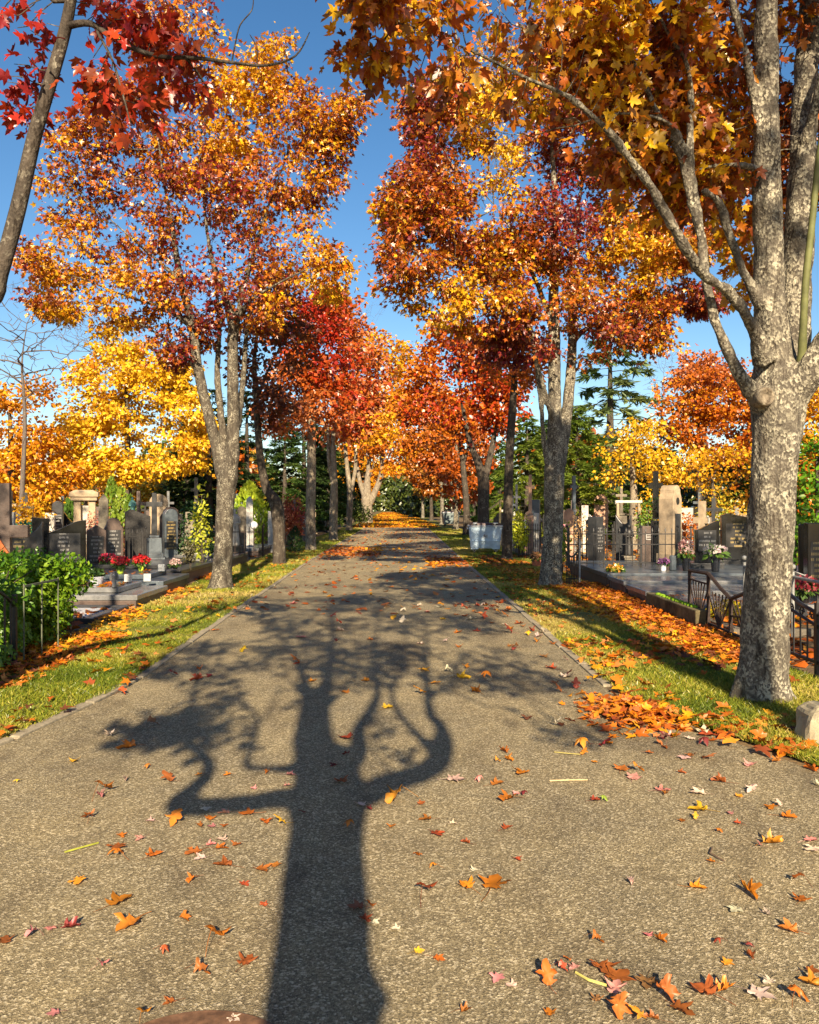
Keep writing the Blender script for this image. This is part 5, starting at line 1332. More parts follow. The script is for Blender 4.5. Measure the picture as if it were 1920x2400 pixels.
for sx in (-.36, .36): MB().box((sx, 0, .85), (.09, .2, 1.74)).build('pillar', ST['sand'], st, .01)
MB().box((0, 0, 1.78), (.9, .26, .09)).build('lintel', ST['white'], st, .01)
cross(X(1456, 30), 30, 0, 2.35, 'concrete', 'grey stone cross high behind the pale portal tomb', 0, ped=(.4, 1.3), w=.42)
stone('arch', X(1409, 33), 33, .55, 2.1, .3, 'pink', 'pinkish sandstone tomb with dark cross on its face', R_(-15), plinth=.2)
cross(X(1243, 26.5), 26.5, 0, 2.65, 'pink', 'tall pink sandstone pillar with a cross left of the two stemmed maple', R_(-12), ped=(.28, 1.35), w=.3, thick=.1)
cross(X(1211, 28.5), 28.5, 0, 2.4, 'grey', 'slender grey cross left of the pink pillar', R_(-12), ped=(.26, .95), w=.3, thick=.08)
stone('rect', X(1255, 27.8), 27.8, .3, 1.85, .3, 'bluegrey', 'blue grey block tomb right of the pink pillar', R_(-15))
stone('rect', X(1257, 25.6), 25.6, .16, 1.4, .2, 'white', 'narrow white stone before the blue grey block tomb', R_(-10))
cross(X(1646, 20.5), 20.5, 0, 1.75, 'sand', 'pale thick cross behind the black headstone with swept top', R_(-40), w=.42, thick=.16, arm=.72)
cross(X(1672, 23), 23, 0, 1.85, 'darkgrey', 'dark cross right of the pale thick cross', R_(-20), ped=(.4, .8), w=.5)
cross(X(1345, 26), 26, 0, 2.6, 'bluegrey', 'tall slim blue grey cross right of the two stemmed maple', R_(20), ped=(.25, .8), w=.22, thick=.1, arm=.8)
stone('arch', X(1334, 25), 25, .3, 1.55, .2, 'pink', 'pink rounded stone right of the two stemmed maple', R_(-10))
stone('rect', X(1371, 29), 29, .24, 1.65, .2, 'white', 'white cube topped stone behind the dry plant', R_(-10))
rg = stone('rect', X(1885, 12.4), 12.4, .1, 1.3, .1, 'black', 'dark green granite post at the right edge before the hedge', R_(-8), plinth=.06)
MB().lathe([(.085, 0), (.085, 1.32), (.06, 1.34)], 16).build('column', ST['black'], rg)
stone('rect', X(1914, 12.2), 12.2, .32, 1.36, .18, 'black', 'black headstone with gilt lines cut by the right edge', R_(-6), letters=M_GOLD, plinth=.06)
stone('slant', X(1868, 11.0), 11.0, .24, .75, .16, 'darkgrey', 'small slanted grey stone just right of the nearest maple', R_(-20))
flowers(X(1885, 10.6), 10.6, .35, .34, [(.2, .02, .03), (.35, .04, .05), (.5, .25, .25)], 'dark red wilted flowers right of the nearest maple', M_POTB, .12, .08, 240, .06, 20)
# pots and vases
flowers(X(1555, 16.1), 16.1, .33, .2, [(.28, .08, .25), (.4, .15, .35)], 'purple flowers in a white pot on the grey grave', M_POTW, .12, .06, 260, .04, 11)
flowers(X(1608, 16.1), 16.1, .33, .26, [(.5, .05, .06), (.6, .35, .32), (.55, .45, .4)], 'red and pale blooms in a tall black vase', M_POTB, .26, .08, 260, .06, 12, flat=1.3)
flowers(X(1677, 15.9), 15.9, .33, .40, [(.55, .3, .38), (.6, .5, .5), (.65, .6, .5)], 'pale pink roses in a black vase before the black headstones', M_POTB, .30, .09, 90, .10, 13, flat=.5)
flowers(X(1442, 15.9), 15.9, .33, .3, [(.7, .08, .02), (.8, .3, .03), (.25, .35, .03)], 'orange and red bouquet lying near the black fence', None, .0, .05, 260, .06, 14, flat=.4)
o = MB().lathe([(.06, 0), (.07, .02), (.07, .28), (.05, .3)], 12).build('grave_lantern', ST['bluegrey'], None, .004); o.location = (X(1577, 16.2), 16.2, .33); tag(o, 'speckled blue grey canister beside the white flower pot', 'lantern')
flowers(X(1309, 19.5), 19.5, .8, .3, [(.8, .2, .35), (.8, .4, .5)], 'pink blossoms just right of the two stemmed maple', M_POTB, .2, .08, 160, .08, 15)
flowers(X(1258, 21.5), 21.5, 0, .3, [(.25, .12, .05), (.4, .2, .08)], 'terracotta pot of brown plants left of the two stemmed maple', M_POTT, .2, .13, 150, .07, 16)
# fences on the right
fence('iron_fence', (X(1330, 17.0), 17.0), (X(1590, 17.0), 17.0), .78, 'black spiked fence across the graves right of the two stemmed maple', .13, .013, M_IRON, rails=(.12, .62, .9), posts=4, z0=.33)
gg = empty('iron_gate', (X(1328, 16.2), 16.2, 0), R_(12), 'black iron gate leaf with dipped top by the two stemmed maple', 'gate', 'iron fences round graves')
mb = MB()
for k in range(8): mb.bar((.035 * k, 0, .05), (.035 * k, 0, .72 - .1 * math.sin(math.pi * k / 7)), .012)
mb.build('bars', M_IRON, gg)
MB().bar((0, .02, .16), (.26, .02, .16), .03).path([(.03 * k, .02, .7 - .1 * math.sin(math.pi * k / 8)) for k in range(9)], .03).build('rails', M_IRON, gg)
MB().box((.28, 0, .48), (.03, .03, .96)).build('post', M_PIPE, gg)
fence('iron_fence', (X(1204, 24.5), 26.5), (X(1266, 24.5), 24.5), 1.05, 'black fence between the thin dark and the two stemmed maple', .13, .013, M_IRON, posts=3)
fence('iron_fence', (X(1315, 21.5), 21.5), (X(1385, 21.5), 21.5), 1.1, 'rusty picket fence behind the black spiked one', .11, .018, M_RUST, tips=False)
fence('iron_fence', (X(1400, 23.5), 23.5), (X(1520, 23.0), 23.0), 1.05, 'black spiked fence farther back before the pale portal tomb', .13, .014, M_IRON, posts=4)
fence('iron_fence', (X(1585, 20.2), 20.2), (X(1655, 20.0), 20.0), 1.0, 'black fence behind the vase of red and pale blooms', .12, .014, M_IRON, posts=3)
fence('iron_fence', (X(640, 33), 33), (X(735, 36), 36), 1.0, 'low black fence behind the third left maple', .16, .016, M_IRON, posts=3)
fence('iron_fence', (X(1660, 18.5), 18.5), (X(1705, 18.5), 18.5), 1.25, 'grey pipe grille between the two black headstones', .1, .012, M_PIPE, tips=False)
# the fan patterned fence left of the nearest maple
ff = empty('iron_fence', (3.80, 8.75, 0), R_(88), 'fan patterned rusty iron fence with dipped top left of the nearest maple', 'fence', 'iron fences round graves')
L = 2.5
for k, (x, h) in enumerate(((0, .62), (.92, .52), (1.72, .74), (2.5, .72))):
    MB().box((x, 0, h / 2 - .02), (.045, .035, h + .04)).build('post', M_RUST, ff)
tp = [(0, 0, .66), (.45, 0, .62), (.92, 0, .50), (1.3, 0, .60), (1.72, 0, .74), (2.5, 0, .72)]
MB().path(tp, .036).build('top_rail', M_RUST, ff)
MB().bar((0, 0, .1), (2.5, 0, .1), .026).bar((1.72, 0, .6), (2.5, 0, .6), .02).bar((0, 0, .38), (.92, 0, .30), .02).build('lower_rails', M_RUST, ff)
mb = MB()
for cx_, w_, h_ in ((.46, .46, .52), (1.32, .4, .52), (2.11, .39, .6)):
    for k in range(7):
        q = -1 + k / 3
        mb.bar((cx_ + q * .03, 0, .1), (cx_ + q * w_ * .95, 0, min(h_, .12 + h_ * (1.15 - .45 * abs(q)))), .014)
mb.build('fan_bars', M_RUST, ff)
# grey pipe railing behind it
pr = empty('pipe_railing', (4.55, 8.9, 0), R_(86), 'pale grey pipe railing with ball finials behind the nearest maple', 'railing', 'iron fences round graves')
for k in range(4):
    MB().bar((.85 * k, 0, 0), (.85 * k, 0, .82), .03, n=8).ball((.85 * k, 0, .88), .035).build('post', M_PIPE, pr)
MB().bar((0, 0, .76), (2.55, 0, .76), .028, n=8).build('top_rail', M_PIPE, pr)
# scrolled fence right of the nearest maple
sf = empty('iron_fence', (3.86, 5.7, 0), R_(91), 'black scrolled iron fence right of the nearest maple', 'fence', 'iron fences round graves')
for x in (0.1, 1.0, 1.9, 2.55): MB().box((x, 0, .33), (.045, .045, .74 if x > 1.5 else .7)).box((x, 0, .72), (.03, .03, .1), top=(.1, .1)).build('post', M_IRON, sf)
MB().path([(0.1, 0, .62), (1.0, 0, .58), (1.9, 0, .6), (2.25, 0, .66), (2.55, 0, .76)], .03).path([(0.1, 0, .50), (1.9, 0, .48), (2.55, 0, .6)], .024).bar((.1, 0, .14), (2.55, 0, .14), .026).build('rails', M_IRON, sf)
mb = MB()
for k in range(18): mb.bar((.2 + .135 * k, 0, .14), (.2 + .135 * k, 0, .49 + (.1 * max(0, k - 13) / 4)), .013)
mb.build('bars', M_IRON, sf)
for k in range(12): MB().path(scroll((.2 + .2 * k, 0, .555 + .012 * max(0, k - 8)), .05, 1.3, 12, 1 if k % 2 else -1), .012, 4).build('scroll', M_IRON, sf)
pr2 = empty('pipe_railing', (4.75, 6.8, 0), R_(80), 'grey pipe cross railing at the right edge', 'railing', 'iron fences round graves')
for k in range(3): MB().bar((.9 * k, 0, 0), (.9 * k, 0, 1.3 if k == 1 else .9), .028, n=8).build('post', M_PIPE, pr2)
MB().bar((0, 0, .8), (1.8, 0, .8), .026, n=8).build('top_rail', M_PIPE, pr2)
# hedge, shrubs
hg = empty('hedge', (8.6, 16.2, 0), 0, 'tall bright green clipped hedge at the right edge', 'hedge')
hp = []
for k in range(60):
    hp.append(ell_pts((RND.uniform(-1.0, 1.4), RND.uniform(-.5, .5), RND.uniform(.2, 2.9)), (.45, .4, .4), 110, 900 + k, .4, .02))
leafblob('foliage', np.vstack(hp), .13, 'oval', [(.03, .11, .008), (.07, .2, .01), (.12, .29, .012), (.2, .34, .02)], M_GREEN, hg, 71, 1.2, .3)
mb = MB()
for k in range(6): mb.bar((-.9 + .45 * k, 0, -.05), (-.9 + .45 * k, 0, 2.6), .05, n=6)
mb.build('trunks', M_BARK_D, hg)
bush(X(1214, 25.5), 25.3, 1.45, .42, [(.3, .38, .02), (.5, .55, .03), (.6, .6, .04)], 'lime yellow shrub left of the pink pillar', 900, .1, 101, mat=M_GREEN)
bush(X(1606, 22), 22, 1.7, .55, [DORG, ORG, RUST], 'flame orange shrub between the shouldered stele and the black headstone', 1400, .08, 102, mat=M_LEAF)
bush(X(1353, 22.5), 22.5, 1.9, .35, [(.6, .36, .14), (.7, .45, .2)], 'dry straw coloured shrub behind the rusty picket fence', 500, .06, 103, mat=M_LEAF)
bush(X(1690, 24), 24, 2.2, .8, [(.3, .36, .03), GOLD, (.5, .4, .03)], 'yellowing bush behind the large black headstone', 1300, .1, 104, mat=M_LEAF)
bush(X(1512, 27), 27, 1.9, .45, [(.10, .2, .03), (.2, .3, .03)], 'green shrub left of the tall dark cross', 800, .1, 105)
bush(X(1540, 30), 30, 2.4, 1.2, [GOLD, YEL, (.45, .4, .03)], 'wide golden bush far behind the shouldered stele', 1500, .13, 106, mat=M_LEAF)
bush(X(1318, 18.6), 18.6, 1.3, .25, [(.25, .36, .03), (.45, .5, .04)], 'narrow lime green plant hugging the two stemmed maple', 380, .08, 107)
# boulder at the right edge
bo = MB().ball((0, 0, .0), 1.0, n=28, m=18).build('boulder', ST['boulder'], None, loc=(2.84, 5.46, .12)); tag(bo, 'pale grey boulder half cut by the right edge', 'boulder')
for v in bo.data.vertices:
    p = Vector([math.copysign(abs(q) ** .55, q) for q in v.co])
    p = Vector((p.x * .20 * (1 - .16 * p.z), p.y * .17, p.z * .16))
    p += v.co * (noise.fractal(v.co * 1.6 + Vector((3, 1, 2)), 1, 2, 4) * .03)
    v.co = p

# ------------------------------------------------------------ dumpsters
M_DUMP = mat_simple('dumpster_paint', (.52, .66, .78), .45, .1, .5, .18, 6)
M_DUMP2 = mat_simple('dumpster_grey', (.16, .20, .20), .5, .1, .5, .25, 6)
M_LID = mat_simple('dumpster_lid', (.06, .03, .03), .5)
M_SIGN = mat_simple('dull_sign', (.42, .45, .47), .5)
def dumpster(x, y, rz, m, label, s=1.0, mark=True):
    e = empty('dumpster', (x, y, 0), rz, label, 'dumpster', 'wheeled rubbish dumpsters'); e.scale = (s, s, s)
    MB().box((0, 0, .58), (1.02, .82, .78), top=(1.14, 1.16)).build('body', m, e, .03)
    MB().box((0, 0, .985), (1.24, 1.02, .05)).build('rim', M_SIGN, e, .012)
    MB().box((0, .02, 1.05), (1.12, .92, .085), top=(.96, .94)).build('lid', M_LID, e, .012)
    for q in (-.36, .36): MB().box((q, -.3, 1.09), (.14, .5, .025)).bar((q - .06, -.52, 1.04), (q + .06, -.52, 1.09), .02).build('lid_hinge', M_SIGN, e)
    for q in (-.62, .62): MB().bar((q, -.28, .9), (q, .28, .9), .035, n=8).build('handle', m, e)
    for qx in (-.38, .38):
        for qy in (-.28, .28):
            w = MB().box((qx, qy, .16), (.09, .07, .1)).build('caster', m, e)
            MB().lathe([(.035, -.025), (.085, -.025), (.085, .025), (.035, .025)], 16, M=Matrix.Translation((qx, qy, .085)) @ Matrix.Rotation(R_(90), 4, 'Y')).build('wheel', M_IRON, w)
        MB().box((qx, -.36, .185), (.26, .1, .03)).build('bracket', m, e)
    MB().box((0, -.452, .47), (.96, .02, .025)).build('crease', m, e, .006)
    if mark:
        sg_ = MB().box((0, -.447, .66), (.16, .008, .18)).build('sign', M_SIGN, e); sg_.rotation_euler = (0, 0, 0)
        MB().path([(.05 * math.cos(a) + .01, -.456, .66 + .05 * math.sin(a)) for a in [2.2 + .25 * k for k in range(12)]], .014).build('emblem', M_LID, sg_)
    return e
dumpster(X(1140, 27.4), 27.9, R_(-3), M_DUMP, 'blue grey dumpster with dark lid beside the thin dark maple', .96)
dumpster(X(1056, 66), 66, R_(6), M_DUMP2, 'greenish grey dumpster farther off down the right row', 1.15, False)
wp = empty('wooden_post', (X(1171, 31), 31, 0), 0, 'pale wooden trellis post with slanting arm behind the blue grey dumpster', 'post')
MB().bar((0, 0, 0), (.03, 0, 1.85), .07).build('upright', M_WOOD, wp)
MB().bar((-.42, -.05, 1.5), (.1, -.05, 1.85), .07).bar((.03, .05, 1.85), (.35, .05, 1.7), .06).build('arm', M_WOOD, wp)

# ------------------------------------------------------------ the many further stones
r_f = random.Random(5)
shapes = [('rect', 'square'), ('arch', 'rounded'), ('point', 'pointed'), ('shoulder', 'shouldered'), ('wave', 'wave topped'), ('slant', 'slant topped')]
mats = [('grey', 'grey'), ('white', 'white'), ('sand', 'sandy'), ('brown', 'brown'), ('darkgrey', 'dark'), ('slate', 'rough dark'), ('black', 'black'), ('bluegrey', 'blue grey')]
zones = [('behind the third left maple', 630, 722, 33, 40), ('beyond the fourth left maple', 700, 780, 46, 60), ('among the white stones left of the second left maple', 520, 640, 30, 40), ('far behind the pale pillar monument', 100, 250, 28, 40), ('far behind the tall dark stone cross', 300, 440, 27, 40),
         ('behind the blue grey dumpster', 1172, 1215, 33, 46), ('behind the pink pillar', 1195, 1290, 31, 44), ('behind the dry straw coloured shrub', 1310, 1400, 24, 38), ('behind the pale portal tomb', 1400, 1530, 32, 44), ('behind the pale thick cross', 1590, 1750, 26, 40), ('at the left edge under the amber tree', 0, 90, 20, 30)]
seen = set()
for zi, (zl, xa, xb, ya, yb) in enumerate(zones):
    for k in range(11):
        for _ in range(50):
            sh, mt = r_f.choice(shapes), r_f.choice(mats)
            lab = f'{mt[1]} {sh[1]} gravestone {zl}'
            if lab not in seen: break
        seen.add(lab)
        Y = r_f.uniform(ya, yb); x = xa + (xb - xa) * (k + r_f.uniform(.1, .9)) / 11
        side = -1 if x < CX else 1
        if k % 4 == 3:
            cross(X(x, Y), Y, 0, r_f.uniform(1.5, 2.4), mt[0], f'{mt[1]} stone cross number less {zl}'.replace(' number less', '') if k == 3 else f'{mt[1]} slim cross {zl}', R_(-side * r_f.uniform(5, 30)), ped=(.4, r_f.uniform(.5, .9)), w=r_f.uniform(.35, .5), group='further crosses')
        else:
            stone(sh[0], X(x, Y), Y, r_f.uniform(.35, .75), r_f.uniform(.9, 1.65), r_f.uniform(.15, .25), mt[0], lab, R_(-side * r_f.uniform(0, 35)), group='further gravestones')
# ------------------------------------------------------------ fallen leaves: the nearest ones one by one
LC = {'o': ('orange', [(.72, .24, .02), (.60, .17, .02), (.52, .17, .03), (.78, .30, .03), (.45, .14, .03)]), 'y': ('yellow', [(.85, .52, .04), (.8, .45, .03)]), 'p': ('pink', [(.72, .26, .22), (.75, .34, .28)]), 'r': ('rust red', [(.42, .07, .03), (.5, .1, .03)]),
      'w': ('pale', [(.75, .62, .46), (.78, .55, .42)]), 'd': ('dark red', [(.22, .03, .03), (.28, .05, .04)]), 'b': ('brown', [(.28, .12, .05), (.35, .16, .06)]), 'l': ('green', [(.3, .4, .05)])}
FORMS = ['flat', 'curled', 'folded', 'crumpled']
def leaf_mesh(form, seed):
    r_ = np.random.default_rng(seed)
    S_, F_ = SHAPES['maple']
    V = np.zeros((len(S_), 3)); V[:, :2] = S_; V[:, 1] -= .4
    # one subdivision for a bent surface
    V = list(map(tuple, V)); F2 = []; cache = {}
    def mid(a, b):
        k = (min(a, b), max(a, b))
        if k not in cache: cache[k] = len(V); V.append(tuple((np.array(V[a]) + np.array(V[b])) / 2))
        return cache[k]
    for a, b, c in F_:
        ab, bc, ca = mid(a, b), mid(b, c), mid(c, a)
        F2 += [(a, ab, ca), (ab, b, bc), (ca, bc, c), (ab, bc, ca)]
    V = np.array(V); x, y = V[:, 0].copy(), V[:, 1].copy()
    th = r_.uniform(-.6, .6)
    u = x * math.cos(th) + y * math.sin(th)
    if form == 'flat': z = .10 * np.abs(x) + .08 * u * u
    elif form == 'curled': z = .55 * u * u + .12 * np.abs(x)
    elif form == 'folded': z = .75 * np.abs(u); V[:, 0] -= .35 * u * math.cos(th); V[:, 1] -= .35 * u * math.sin(th)
    else: z = .3 * np.sin(3.2 * x + r_.uniform(0, 6)) * np.cos(2.6 * y + r_.uniform(0, 6)) + .25 * u * u; V[:, :2] *= .82
    V[:, :2] += r_.normal(0, .022, (len(V), 2)); V[:, 2] = z * 1.25 + r_.normal(0, .03, len(V)); V[:, 2] -= V[:, 2].min()
    # stalk
    L = r_.uniform(.5, .9); b = r_.uniform(-.4, .4)
    pts = [(b * t * t * .6, -.40 - L * t, V[1, 2] * (1 - t) + .012) for t in (0, .33, .66, 1)]
    tv, tf = tube(np.array(pts), [.014, .012, .010, .012], 4)
    n = len(V); F3 = np.array(F2)
    tint = np.ones((n + len(tv), 3)) * np.concatenate([r_.uniform(.86, 1.1, n), np.full(len(tv), .55)])[:, None]
    return raw_mesh('fallen_leaf', np.vstack([V, tv]), [F3, tf + n], tint)
LM = {f: [leaf_mesh(f, 300 + 10 * i + k) for k in range(4)] for i, f in enumerate(FORMS)}
for ms in LM.values():
    for m in ms: m.materials.append(M_FALLEN)
A6 = """312,68,40,y;620,96,34,o;530,148,30,w;710,150,65,o;960,126,30,o;838,126,30,o;1125,118,32,o;1225,126,40,p;1068,184,28,p;1208,172,30,p;445,200,80,o;425,215,50,p;1440,155,60,o;1405,88,36,d;1455,45,40,d;370,312,60,o;630,322,36,w;1040,292,60,o;945,290,45,p;870,275,40,w;735,328,80,o;885,312,45,o;838,345,40,o;890,346,36,p;946,342,26,o;1122,325,50,o;1182,336,55,y;1272,292,36,d;1470,340,50,o;1520,252,45,w;1555,272,30,d;1665,238,90,o;1648,346,36,o;510,385,40,o;590,398,42,p;935,402,45,w;995,422,45,o;886,425,30,p;815,455,65,o;932,440,50,o;845,480,50,w;495,435,75,o;490,468,70,o;650,465,65,o;940,510,70,o;1100,530,70,o;1160,510,45,o;805,575,55,o;330,580,65,o;505,662,100,o;1110,678,40,r;540,762,110,o;780,742,55,o;300,775,75,d;210,780,45,p;130,808,60,p;20,830,70,o;915,835,120,o;692,876,22,r;1040,918,80,o;430,935,60,p;850,975,75,o;715,1095,60,o;225,1140,45,p;600,1155,70,o;1030,590,30,r;1560,695,50,o;1500,690,70,b;1540,740,50,r;1580,755,40,w;1665,780,40,w;985,1162,40,w;70,155,24,y"""
A7 = """400,28,50,o;372,72,30,o;418,64,40,o;735,40,40,o;780,72,16,o;1010,34,34,o;470,118,70,o;195,148,75,w;292,152,40,p;370,164,50,o;480,210,40,d;450,208,30,p;412,233,90,o;783,235,42,r;820,232,40,l;895,102,70,o;960,110,60,o;945,138,60,p;1145,118,32,o;1075,12,34,o;1155,55,50,w;1185,46,40,o;1305,156,55,o;1068,192,60,p;1080,208,34,o;1440,196,50,w;1390,216,36,o;1215,205,60,w;1545,72,50,o;1610,45,70,o;1690,105,60,o;1435,85,50,p;1710,170,40,w;50,248,34,o;70,316,50,o;185,334,34,w;412,352,44,r;115,380,60,r;1220,276,80,y;1148,322,34,o;1205,312,24,y;1350,290,30,p;1380,330,30,r;1305,366,30,o;1520,265,55,o;1556,256,34,w;1595,306,60,o;1690,405,50,p;1700,445,60,w;1530,418,75,o;1474,428,34,p;1270,494,30,o;35,478,45,o;98,518,45,o;455,486,26,r;237,414,28,r;275,532,40,w;75,625,100,r;240,598,70,o;355,592,120,o;932,582,46,w;1215,606,60,o;1435,630,95,o;1635,582,60,o;1650,655,65,o;1500,716,32,w;1595,785,75,o;1370,700,60,w;125,908,45,o;792,836,65,o;1060,830,65,o;1005,806,36,p;1430,858,34,d;1435,898,50,o;665,915,46,o;690,945,46,p;648,960,26,r;370,990,60,p;430,1020,50,w;580,1003,100,o;815,950,110,o;885,985,110,o;870,1030,80,p;1000,1010,90,b;790,1078,50,b;1240,1045,120,o;1330,1040,80,o;1480,1060,100,w;1085,1075,110,o;1150,1125,90,o;880,1130,120,o;1510,1005,60,w;1630,1075,90,o;1690,1010,90,o;1340,925,45,o;1700,960,60,o;1300,842,40,r;590,1138,40,o;965,1160,80,o;1020,1160,60,o;235,1130,44,o;40,875,40,y"""
leaves = []
for txt, ox in ((A6, 0), (A7, 960)):
    for it in txt.split(';'):
        a, b, w, c = it.split(',')
        g = gnd(float(a) / 1.797 + ox, float(b) / 1.797 + 1750)
        leaves.append([g.x, g.y, max(.035, float(w) / 1.797 / FPX * g.y * .92), c])
rl = random.Random(33)
while len(leaves) < 292:
    Y = 5.3 + rl.random() ** 1.3 * 8.5; x = rl.uniform(XL(Y) + .05, XR(Y) - .05)
    if rl.random() < .35: x = XR(Y) - abs(rl.gauss(0, .5))
    if x < XL(Y): continue
    leaves.append([x, Y, rl.uniform(.06, .12), rl.choice('oooooprrdwwyb')])
def trunk_shadow(x, y):
    c = .13 - .0885 * (y + 1.5)
    return abs(x - c) < .21 and y < 5.6
def zone(x, y):
    c = .13 - .0885 * (y + 1.5)
    if trunk_shadow(x, y): return 'inside the trunk shadow'
    side = 'left' if x < c else 'right'
    if y < 2.75: return f'at the bottom edge {side} of the trunk shadow'
    if y < 3.3: return f'on near asphalt {side} of the trunk shadow' if abs(x - c) < 1 else f'on near asphalt toward the {side} edge'
    if y < 4.3: return f'on sunlit asphalt close {side} of the trunk shadow' if abs(x - c) < .75 else f'on sunlit asphalt out to the far {side}'
    if y < 5.6: return f'under the {side} limb shadow' if abs(x - c) < .9 else (f'on open asphalt towards the {side} kerb')
    if y < 7.5: return f'among branch shadows by the {side} kerb' if abs(x - c) > 1.0 else f'among branch shadows {side} of the middle'
    if y < 10: return f'on the shaded crown pattern {side} of the middle'
    return f'far up the path {side} of the middle'
import collections
info = []
for x, y, w, c in leaves:
    f = rl.choice(['flat', 'curled', 'curled', 'folded', 'crumpled', 'crumpled']); sz = 'large' if w > .10 else 'small' if w < .062 else 'medium'
    info.append((x, y, w, c, f, sz, zone(x, y)))
grp = collections.defaultdict(list)
for i, t in enumerate(info): grp[(t[3], t[4], t[5], t[6])].append(i)
LBL = {}
for (c, f, sz, z), ids in grp.items():
    base = f'{sz} {f} {LC[c][0]} leaf {z}'
    ids = sorted(ids, key=lambda i: info[i][0])
    if len(ids) == 1: LBL[ids[0]] = base
    elif len(ids) == 2:
        LBL[ids[0]] = base + ', the left one of two'; LBL[ids[1]] = base + ', the right one of two'
    elif len(ids) == 3:
        for i, q in zip(ids, ('left', 'middle', 'right')): LBL[i] = base + f', {q} one of three'
    else:
        for j, i in enumerate(ids): LBL[i] = base + (', leftmost' if j == 0 else ', rightmost' if j == len(ids) - 1 else ', between its likes')
for i, (x, y, w, c, f, sz, z) in enumerate(info):
    LBL[i] = ' '.join(LBL[i].split()[:16])
    o = link('fallen_leaf', rl.choice(LM[f]), None)
    s = w * 1.2
    o.location = (x, y, .012); o.rotation_euler = (rl.uniform(-.12, .12), rl.uniform(-.12, .12), rl.uniform(0, 6.28)); o.scale = (s, s * rl.uniform(.85, 1.1), s * rl.uniform(.7, 1.2))
    k = rl.choice(LC[c][1]); j = rl.uniform(.5, .95); o.color = (k[0] * j, k[1] * j * rl.uniform(.85, 1.15), k[2] * j, 1)
    tag(o, LBL[i], 'leaf', 'fallen maple leaves on the asphalt')
# twigs on the asphalt
for (a, b, c2, d2, bend, ox, col, lab) in ((1275, 435, 1325, 492, .25, 960, (.12, .08, .05), 'short crooked dark twig on the asphalt at the right'), (590, 152, 750, 148, .03, 960, (.5, .38, .2), 'thin straw coloured stalk on the asphalt right of the limb shadow'),
                                           (272, 455, 415, 415, .06, 0, (.32, .33, .04), 'yellow green twig on the asphalt at the left'), (610, 30, 720, 40, .1, 960, (.3, .25, .08), 'thin twig by the right kerb end'), (700, 965, 830, 1020, .15, 960, (.5, .45, .12), 'pale curved stalk near the bottom leaf heap')):
    p0, p1 = gnd(a / 1.797 + ox, b / 1.797 + 1750), gnd(c2 / 1.797 + ox, d2 / 1.797 + 1750)
    m_ = (p0 + p1) / 2 + Vector(((p1 - p0).y, -(p1 - p0).x, 0)) * bend
    mt = mat_simple('twig', col, .8)
    mb = MB().path([p0 - p0 + Vector((0, 0, .012)), m_ - p0 + Vector((0, 0, .016)), p1 - p0 + Vector((0, 0, .012))], .006, 5)
    o = mb.build('fallen_twig', mt, None, loc=p0); tag(o, lab, 'twig', 'twigs on the asphalt')

# ------------------------------------------------------------ leaf litter nobody could count
def litter(name, P, size, pal, kind, label, f=1.2, tilt=.35):
    n = len(P); a = rng.uniform(0, 6.28, n)
    ax = np.stack([np.cos(a), np.sin(a), rng.normal(0, tilt * .5, n)], 1); nr = np.stack([rng.normal(0, tilt, n), rng.normal(0, tilt, n), np.ones(n)], 1)
    V, F, k = leaf_arrays(P, ax, nr, size * rng.uniform(.6, 1.25, n), kind, .35, .3)
    V[:, 2] = np.maximum(V[:, 2], .008)
    o = link(name, raw_mesh(name, V, [F], np.repeat(palette(P, pal, f, 4, .35), k, 0)), M_FALLEN)
    return tag(o, label, 'leaf litter', kind='stuff')
def area(fa, fb, y0, y1, n, z=.03, pw=1.0, zr=.03):
    y = y0 + (y1 - y0) * rng.uniform(0, 1, n) ** pw
    A_ = np.array([fa(q) for q in y]); B_ = np.array([fb(q) for q in y])
    return np.stack([A_ + (B_ - A_) * rng.uniform(0, 1, n), y, z + rng.uniform(0, zr, n)], 1)
PALL = [BRN, RUST, DORG, ORG, DORG, ORG, SALM, GOLD]
r_q = rng
def thin(P, keep, f=1.3, seed=8):
    return P[vnoise(P, f, seed) + rng.normal(0, .15, len(P)) > keep]
# right drift along the grave edging and by the fences
litter('leaf_litter', np.vstack([thin(area(lambda y: 2.75, lambda y: 3.85, 8.8, 16.5, 3600), .3), area(lambda y: 3.25, lambda y: 3.9, 8.2, 16.5, 3400, .03, 1, .06), thin(area(lambda y: XR(y) + .1, lambda y: 3.4, 8, 24, 2600), .52), thin(area(lambda y: 2.2, lambda y: 3.9, 16.5, 26, 2600), .35)]),
       0.088, PALL, 'mid', 'orange leaf drift between the right verge and the grave edging')
pile = gnd(1335 * K, 1508 * K)
a = rng.uniform(0, 6.28, 620); q = np.abs(rng.normal(0, .5, 620))
litter('leaf_pile', np.stack([pile.x + np.cos(a) * q * .42, pile.y + np.sin(a) * q * .6, .015 + .10 * np.exp(-q * q * 3) * rng.uniform(0, 1, 620)], 1), .09, [BRN, RUST, DORG, ORG, ORG, GOLD, SALM], 'maple', 'heap of orange leaves at the end of the right kerb', 2, .5)
litter('leaf_litter', np.vstack([thin(area(lambda y: XR(y) - .1, lambda y: XR(y) + 1.3, 5.2, 7.6, 420), .4), thin(area(lambda y: XR(y) + .05, lambda y: 3.5, 6.2, 9.5, 420, .04), .45)]), .11, PALL, 'maple', 'scattered leaves round the foot of the nearest maple', 2)
litter('leaf_litter', np.vstack([area(lambda y: -4.3, lambda y: -3.45, 7.0, 10.0, 1500), thin(area(lambda y: XBL(y) - .1, lambda y: XBL(y) + .45, 10, 19, 1500), .35)]), .10, PALL, 'mid', 'orange leaf drift under the climbing hedge and left grave edging')
